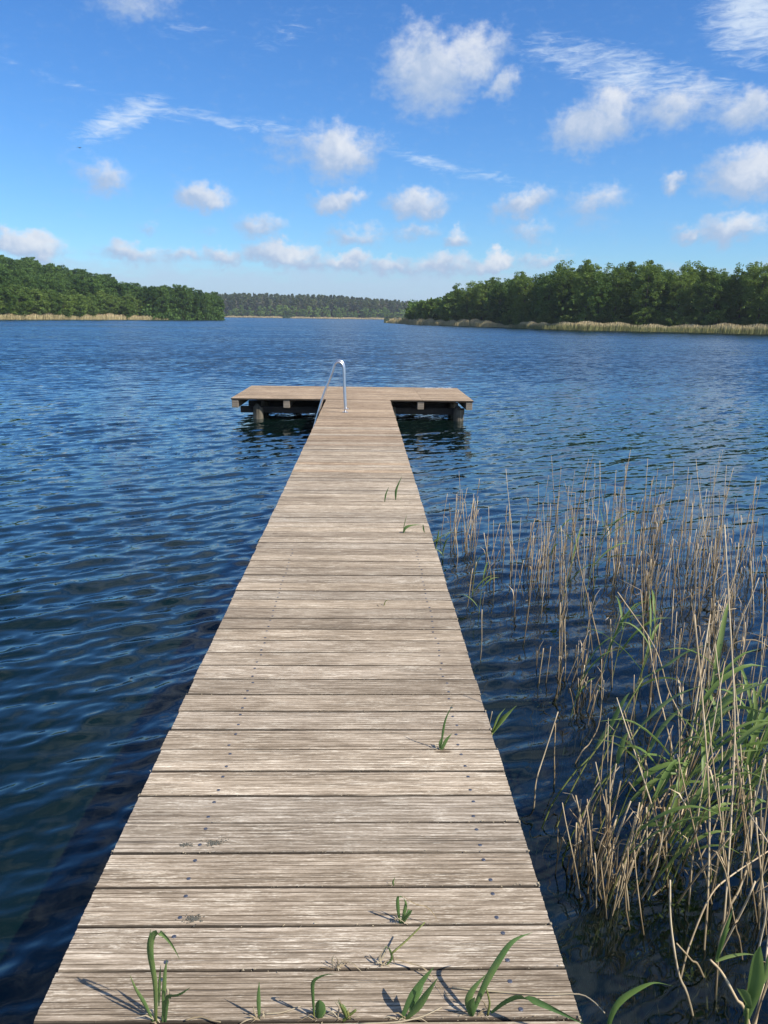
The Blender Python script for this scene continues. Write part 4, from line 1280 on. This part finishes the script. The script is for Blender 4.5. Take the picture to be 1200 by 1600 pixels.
def green_reed(x, y, Y=None, h=1.0, lean=(.35, .2), n=5, seed=0, label=None, group=None, wid=.024):
    """living reed: leaning stem and long leaves streaming downwind (to the right)"""
    r = random.Random(seed); b = at(x, y, WATER)
    t = empty('green_reed', b); tag(t, label, 'reed', group)
    pts = [Vector((lean[0] * u * u * h, lean[1] * u * u * h, -.5 + (h + .5) * u)) for u in (0, .35, .55, .75, .9, 1)]
    mb = MB(); mb.tube(spline(pts, 12), [.0034 * (1 - .06 * i) for i in range(12)], 5); mb.build('stem', M['gstem'], t, True)
    for j in range(n):
        u = .5 + .5 * (j + r.random() * .6) / n; p = spline(pts, 40)[min(39, int(u * 39))]
        L = h * r.uniform(.40, .64) * (1.1 if j < n - 1 else .8); a = r.gauss(.25, .75) + (math.pi if r.random() < .14 else 0)
        d = Vector((math.cos(a), math.sin(a) * .8, 0))
        up = r.uniform(.7, 1.35); droop = r.uniform(.0, .5)
        q = [p, p + d * L * .3 + Vector((0, 0, L * .36 * up)), p + d * L * .66 + Vector((0, 0, L * (.62 * up - .14 * droop))), p + d * L * 1.0 + Vector((0, 0, L * (.72 * up - .5 * droop)))]
        mb = MB(); mb.blade(spline(q, 9), wid * r.uniform(.65, 1.15), side=(-d.y + r.gauss(0, .3), d.x, r.gauss(0, .35)), fold=.25)
        mb.build('leaf', M['green'], t, True)
    return t


gr = random.Random(21)
LABG = 'green reed with long leaves blown to the right in the near reed clump'
for i in range(22):
    u = i / 21
    x, y = 905 + 235 * u + gr.gauss(0, 20), 1385 - 95 * u + gr.gauss(0, 34)
    green_reed(x, y, None, gr.uniform(.38, .58), (gr.uniform(.3, .65), gr.uniform(.0, .4)), gr.choice((2, 3, 4)), 500 + i, LABG, 'green reeds of the near clump')
for i in range(7):
    x, y = gr.uniform(1070, 1190), gr.uniform(1170, 1290)
    green_reed(x, y, None, gr.uniform(.28, .40), (gr.uniform(.2, .5), gr.uniform(.0, .3)), 3, 560 + i, 'green reed behind the near clump towards the right edge', 'green reeds towards the right edge')
for i, (x, y, h) in enumerate(((846, 905, .45), (870, 955, .5), (905, 945, .62), (925, 925, .55), (735, 935, .32), (745, 960, .3), (690, 870, .2), (928, 1080, .5), (950, 1060, .45), (880, 1120, .35), (985, 1100, .5), (960, 1130, .5))):
    green_reed(x, y, None, h, (gr.uniform(.1, .35), gr.uniform(-.1, .2)), 3, 600 + i, 'young green reed scattered among the dead stalks in the water', 'young green reeds among the dead stalks', .016)

# single leaves and shoots that stand out in the photograph
def shoot(root, label, leaves, stems=(), Y=None, z=None, cat='reed'):
    r = at(root[0], root[1], WATER if z is None else z)
    if Y: r = at_y(root[0], root[1], Y)
    t = empty('reed_shoot', r); tag(t, label, cat)
    for pts, w, dy in leaves:
        n = len(pts); q = [at_y(x, y, r.y + dy * i / (n - 1)) - r for i, (x, y) in enumerate(pts)]
        mb = MB(); mb.blade(spline(q, 3 * n), w, side=(.8, -.6, .25), fold=.3); mb.build('leaf', M['green'], t, True)
    for pts, w in stems:
        q = [at_y(x, y, r.y) - r for x, y in pts]
        mb = MB(); mb.tube(spline(q, 8), w, 6); mb.build('stem', M['gstem'], t, True)


shoot((1160, 1640), 'bright green shoot with one broad upright leaf in the bottom right corner',
      [([(1166, 1590), (1180, 1540), (1184, 1500), (1188, 1478)], .034, .0), ([(1172, 1575), (1160, 1550), (1152, 1545)], .026, -.03), ([(1170, 1560), (1196, 1520), (1200, 1490)], .018, .03)],
      [([(1160, 1640), (1166, 1600), (1168, 1575)], .0045)], Y=1.55)
shoot((940, 1640), 'arching green leaf bowing over the dark water at the bottom right of the jetty',
      [([(946, 1620), (958, 1580), (975, 1558), (1005, 1540), (1025, 1535), (1052, 1541)], .016, .06)], Y=1.52)
shoot((1118, 1500), 'green leaf pair reaching right across the corner tangle',
      [([(1118, 1502), (1140, 1493), (1165, 1490), (1186, 1494)], .016, .03), ([(1118, 1502), (1128, 1470), (1138, 1440), (1146, 1418)], .012, .05), ([(1120, 1502), (1132, 1462), (1140, 1450)], .010, .02)], Y=1.85)
shoot((772, 1150), 'green blades growing up against the right edge of the jetty',
      [([(768, 1147), (782, 1128), (796, 1112), (806, 1103)], .022, .1), ([(770, 1144), (785, 1122), (808, 1102)], .016, .0), ([(768, 1146), (778, 1120), (790, 1106)], .012, .12)],
      [([(764, 1175), (767, 1155), (769, 1145)], .004)], z=-.2)
shoot((1030, 1330), 'green leaf streaming right from a low stem in the corner reeds',
      [([(1048, 1305), (1068, 1280), (1085, 1268), (1110, 1270), (1141, 1275)], .018, .1), ([(1046, 1318), (1060, 1285), (1066, 1270)], .022, .0)], [([(1010, 1390), (1030, 1340), (1048, 1305)], .0036)])
shoot((690, 870), 'small leaning green blades beside the right edge of the jetty at the first reeds',
      [([(676, 848), (684, 842), (700, 832)], .02, 0), ([(680, 860), (684, 838), (686, 826)], .02, .1), ([(690, 868), (697, 845), (706, 838)], .016, 0)])
for i, (pts, w, Y, lab) in enumerate((
        ([(950, 1146), (958, 1122), (975, 1092), (984, 1082)], .036, 3.0, 'broad light green leaf standing upright at the left of the reed clump'),
        ([(964, 1194), (968, 1170), (976, 1150), (990, 1140)], .036, 2.8, 'broad folded green leaf below the upright one'),
        ([(1000, 1135), (1030, 1105), (1060, 1085), (1100, 1070)], .040, 3.0, 'long broad green leaf streaming right in the middle of the clump'),
        ([(1005, 1060), (1040, 1040), (1070, 1020), (1110, 1005)], .036, 3.3, 'long green leaf streaming right at the top of the clump'),
        ([(1010, 1180), (1030, 1140), (1060, 1110), (1092, 1095)], .034, 2.9, 'green leaf below the middle streaming one'),
        ([(1110, 1120), (1140, 1090), (1170, 1075), (1205, 1064)], .042, 2.9, 'broad green leaf pointing right near the right edge'),
        ([(1105, 1140), (1130, 1110), (1160, 1104), (1200, 1116)], .036, 2.8, 'drooping green leaf under the broad one near the right edge'),
        ([(925, 1180), (940, 1150), (955, 1130), (968, 1118)], .026, 3.0, 'slanting green leaf at the far left of the clump'))):
    b = at_y(pts[0][0], pts[0][1], Y); foot = Vector((b.x - .22, b.y - .12, WATER))
    t = empty('green_reed', foot); tag(t, lab, 'reed')
    n = len(pts); q = [at_y(x, y, Y + .12 * j / (n - 1)) - foot for j, (x, y) in enumerate(pts)]
    mb = MB(); mb.blade(spline(q, 11), w, side=(.5, -.5, .7), fold=.3); mb.build('leaf', M['green'], t, True)
    mb = MB(); mb.tube(spline([Vector((-.06, -.05, -.4)), Vector((0, 0, 0)), q[0] * .55 + Vector((-.01, 0, .03)), q[0]], 10), .0032, 6); mb.build('stem', M['gstem'], t, True)


# submerged algae round the feet of the reeds
def algae(x, y, n, spread, seed, label, depth=.05):
    rng = np.random.default_rng(seed); c = at(x, y, WATER - depth); m = n * 26
    ctr = np.array(c) + rng.normal(size=(n, 3)) * np.array([spread, spread * .75, .018]) - np.array([0, 0, .02])
    P = np.repeat(ctr, 26, 0) + rng.normal(size=(m, 3)) * np.array([.024, .018, .009])
    P[:, 2] = np.minimum(P[:, 2], WATER - .02)
    A = rng.normal(size=(m, 3)) * np.array([1, 1, .5]); A /= np.linalg.norm(A, axis=1)[:, None]
    B = np.cross(A, rng.normal(size=(m, 3))); B /= np.linalg.norm(B, axis=1)[:, None]
    q = .007 * (.5 + rng.random((m, 1)))
    Q = np.stack([P - A * q * 1.6, P - B * q * .6, P + A * q * 1.6, P + B * q * .6], 1)
    tag(link('algae', quads_mesh('algae', Q, M['algae'])), label, 'algae', None, 'stuff')


algae(975, 1390, 46, .10, 1, 'olive yellow algae floating round the foot of the near reed clump', .03)
algae(1030, 1385, 30, .10, 2, 'olive algae under the water right of the near reed clump', .04)
algae(1150, 1310, 22, .14, 3, 'dark green algae under the reeds near the right edge', .08)
algae(835, 1085, 16, .12, 4, 'green weed just under the water near the jetty', .12)
algae(1100, 1480, 16, .12, 5, 'brownish algae deep in the bottom right corner', .2)


# ------------------------------------------------------------------ bird
def make_bird():
    p = at_y(124, 231, 150.0); t = empty('bird', p); t.rotation_euler = (RAD(12), RAD(22), RAD(-35)); tag(t, 'small dark bird gliding in the sky above the wooded hill', 'bird')
    b = MB(); b.tube([(-.28, 0, -.02), (-.18, 0, 0), (-.02, 0, .01), (.12, 0, .01), (.19, 0, .03), (.25, 0, .02), (.29, 0, .01)], [.015, .04, .065, .055, .035, .035, .006], 8)
    b.v += [(-.25, -.02, 0), (-.25, .02, 0), (-.43, .07, 0), (-.43, -.07, 0), (-.25, 0, .012), (-.25, 0, -.012)]; n = len(b.v) - 6
    b.f += [(n, n + 4, n + 2, n + 3), (n + 4, n + 1, n + 2)]
    b.build('body', M['bird'], t, True)
    for s in (-1, 1):
        w = MB(); V = [(.08, 0, .03), (.12, .22 * s, .10), (.06, .42 * s, .12), (-.04, .60 * s, .08), (-.08, .40 * s, .09), (-.10, .20 * s, .07), (-.10, 0, .02)]
        w.v = V + [(x, y, z - .012) for x, y, z in V]
        w.f = [(0, 1, 5, 6), (1, 2, 4, 5), (2, 3, 4), (7, 13, 12, 8), (8, 12, 11, 9), (9, 11, 10)] + [(i, (i + 1) % 7, 7 + (i + 1) % 7, 7 + i) for i in range(7)]
        w.build('wing', M['bird'], t)


make_bird()

# ------------------------------------------------------------------ haze over the lake
HAZE = 0.00017
if HAZE > 0:
    mb = MB(); mb.box(-4600, 4600, -4600, 4600, WATER - 6.5, 62)
    m, k = new_mat('haze'); vol = k.n('ShaderNodeVolumePrincipled'); vol.inputs['Density'].default_value = HAZE
    vol.inputs['Color'].default_value = (.86, .94, 1, 1); vol.inputs['Anisotropy'].default_value = .2
    out = k.n('ShaderNodeOutputMaterial'); k.put(out.inputs['Volume'], vol.outputs[0])
    tag(mb.build('haze', m), None, None, None, 'stuff')

ROWS = [('hillside trees, row %d' % (q + 1), '%s from the left in the ' + ORD[q] + ' row of dark trees up the left hillside') for q in range(7)]
ROWS += [('distant pines, row %d' % (q + 1), '%s from the left in the ' + ORD[q] + ' row of the distant pines') for q in range(7)]
ROWS += [('%s row trees of the right shore wood' % w, '%s from the left in the shaded ' + w + ' row of right shore trees') for w in ('third', 'fourth')]
# trees one can count along a row get their own place in it
for grp, text in (('front row trees of the right shore wood', '%s from the left of the front row of tall trees on the right shore'),
                  ('second row trees of the right shore wood', '%s from the left of the second row of tall trees on the right shore'),
                  ('front pale trees at the foot of the left hill', '%s from the left of the pale trees fringing the foot of the left hill'),
                  ('second row pale trees at the foot of the left hill', '%s from the left in the second row of pale trees below the left hill'),
                  ('front dark trees on the headland', '%s from the left of the dark trees along the edge of the headland'),
                  ('back dark trees on the headland', '%s from the left of the dark trees at the back of the headland'),
                  ('bushes at the end of the right shore wood', '%s from the left of the bright green bushes ending the right shore wood'),
                  ('low bushes under the lakeside trees', '%s from the left of the low shaded bushes under the right shore trees'),
                  ('green reeds of the near clump', '%s from the left of the green reeds blown rightwards in the near clump'),
                  ('green reeds towards the right edge', '%s from the left of the green reeds behind the near clump'),
                  ('young green reeds among the dead stalks', '%s from the left of the young green reeds among the dead stalks'),
                  ('forest trees along the hill skyline', '%s from the left of the dark trees along the skyline of the hill'),
                  ('broadleaf trees on the distant shore', '%s from the left of the pale trees lining the distant shore'), *ROWS):
    row = sorted((o for o in COL.objects if o.get('group') == grp), key=lambda o: math.atan2(o.location.x, o.location.y))
    for i, o in enumerate(row): o['label'] = text % ordinal(i + 1)
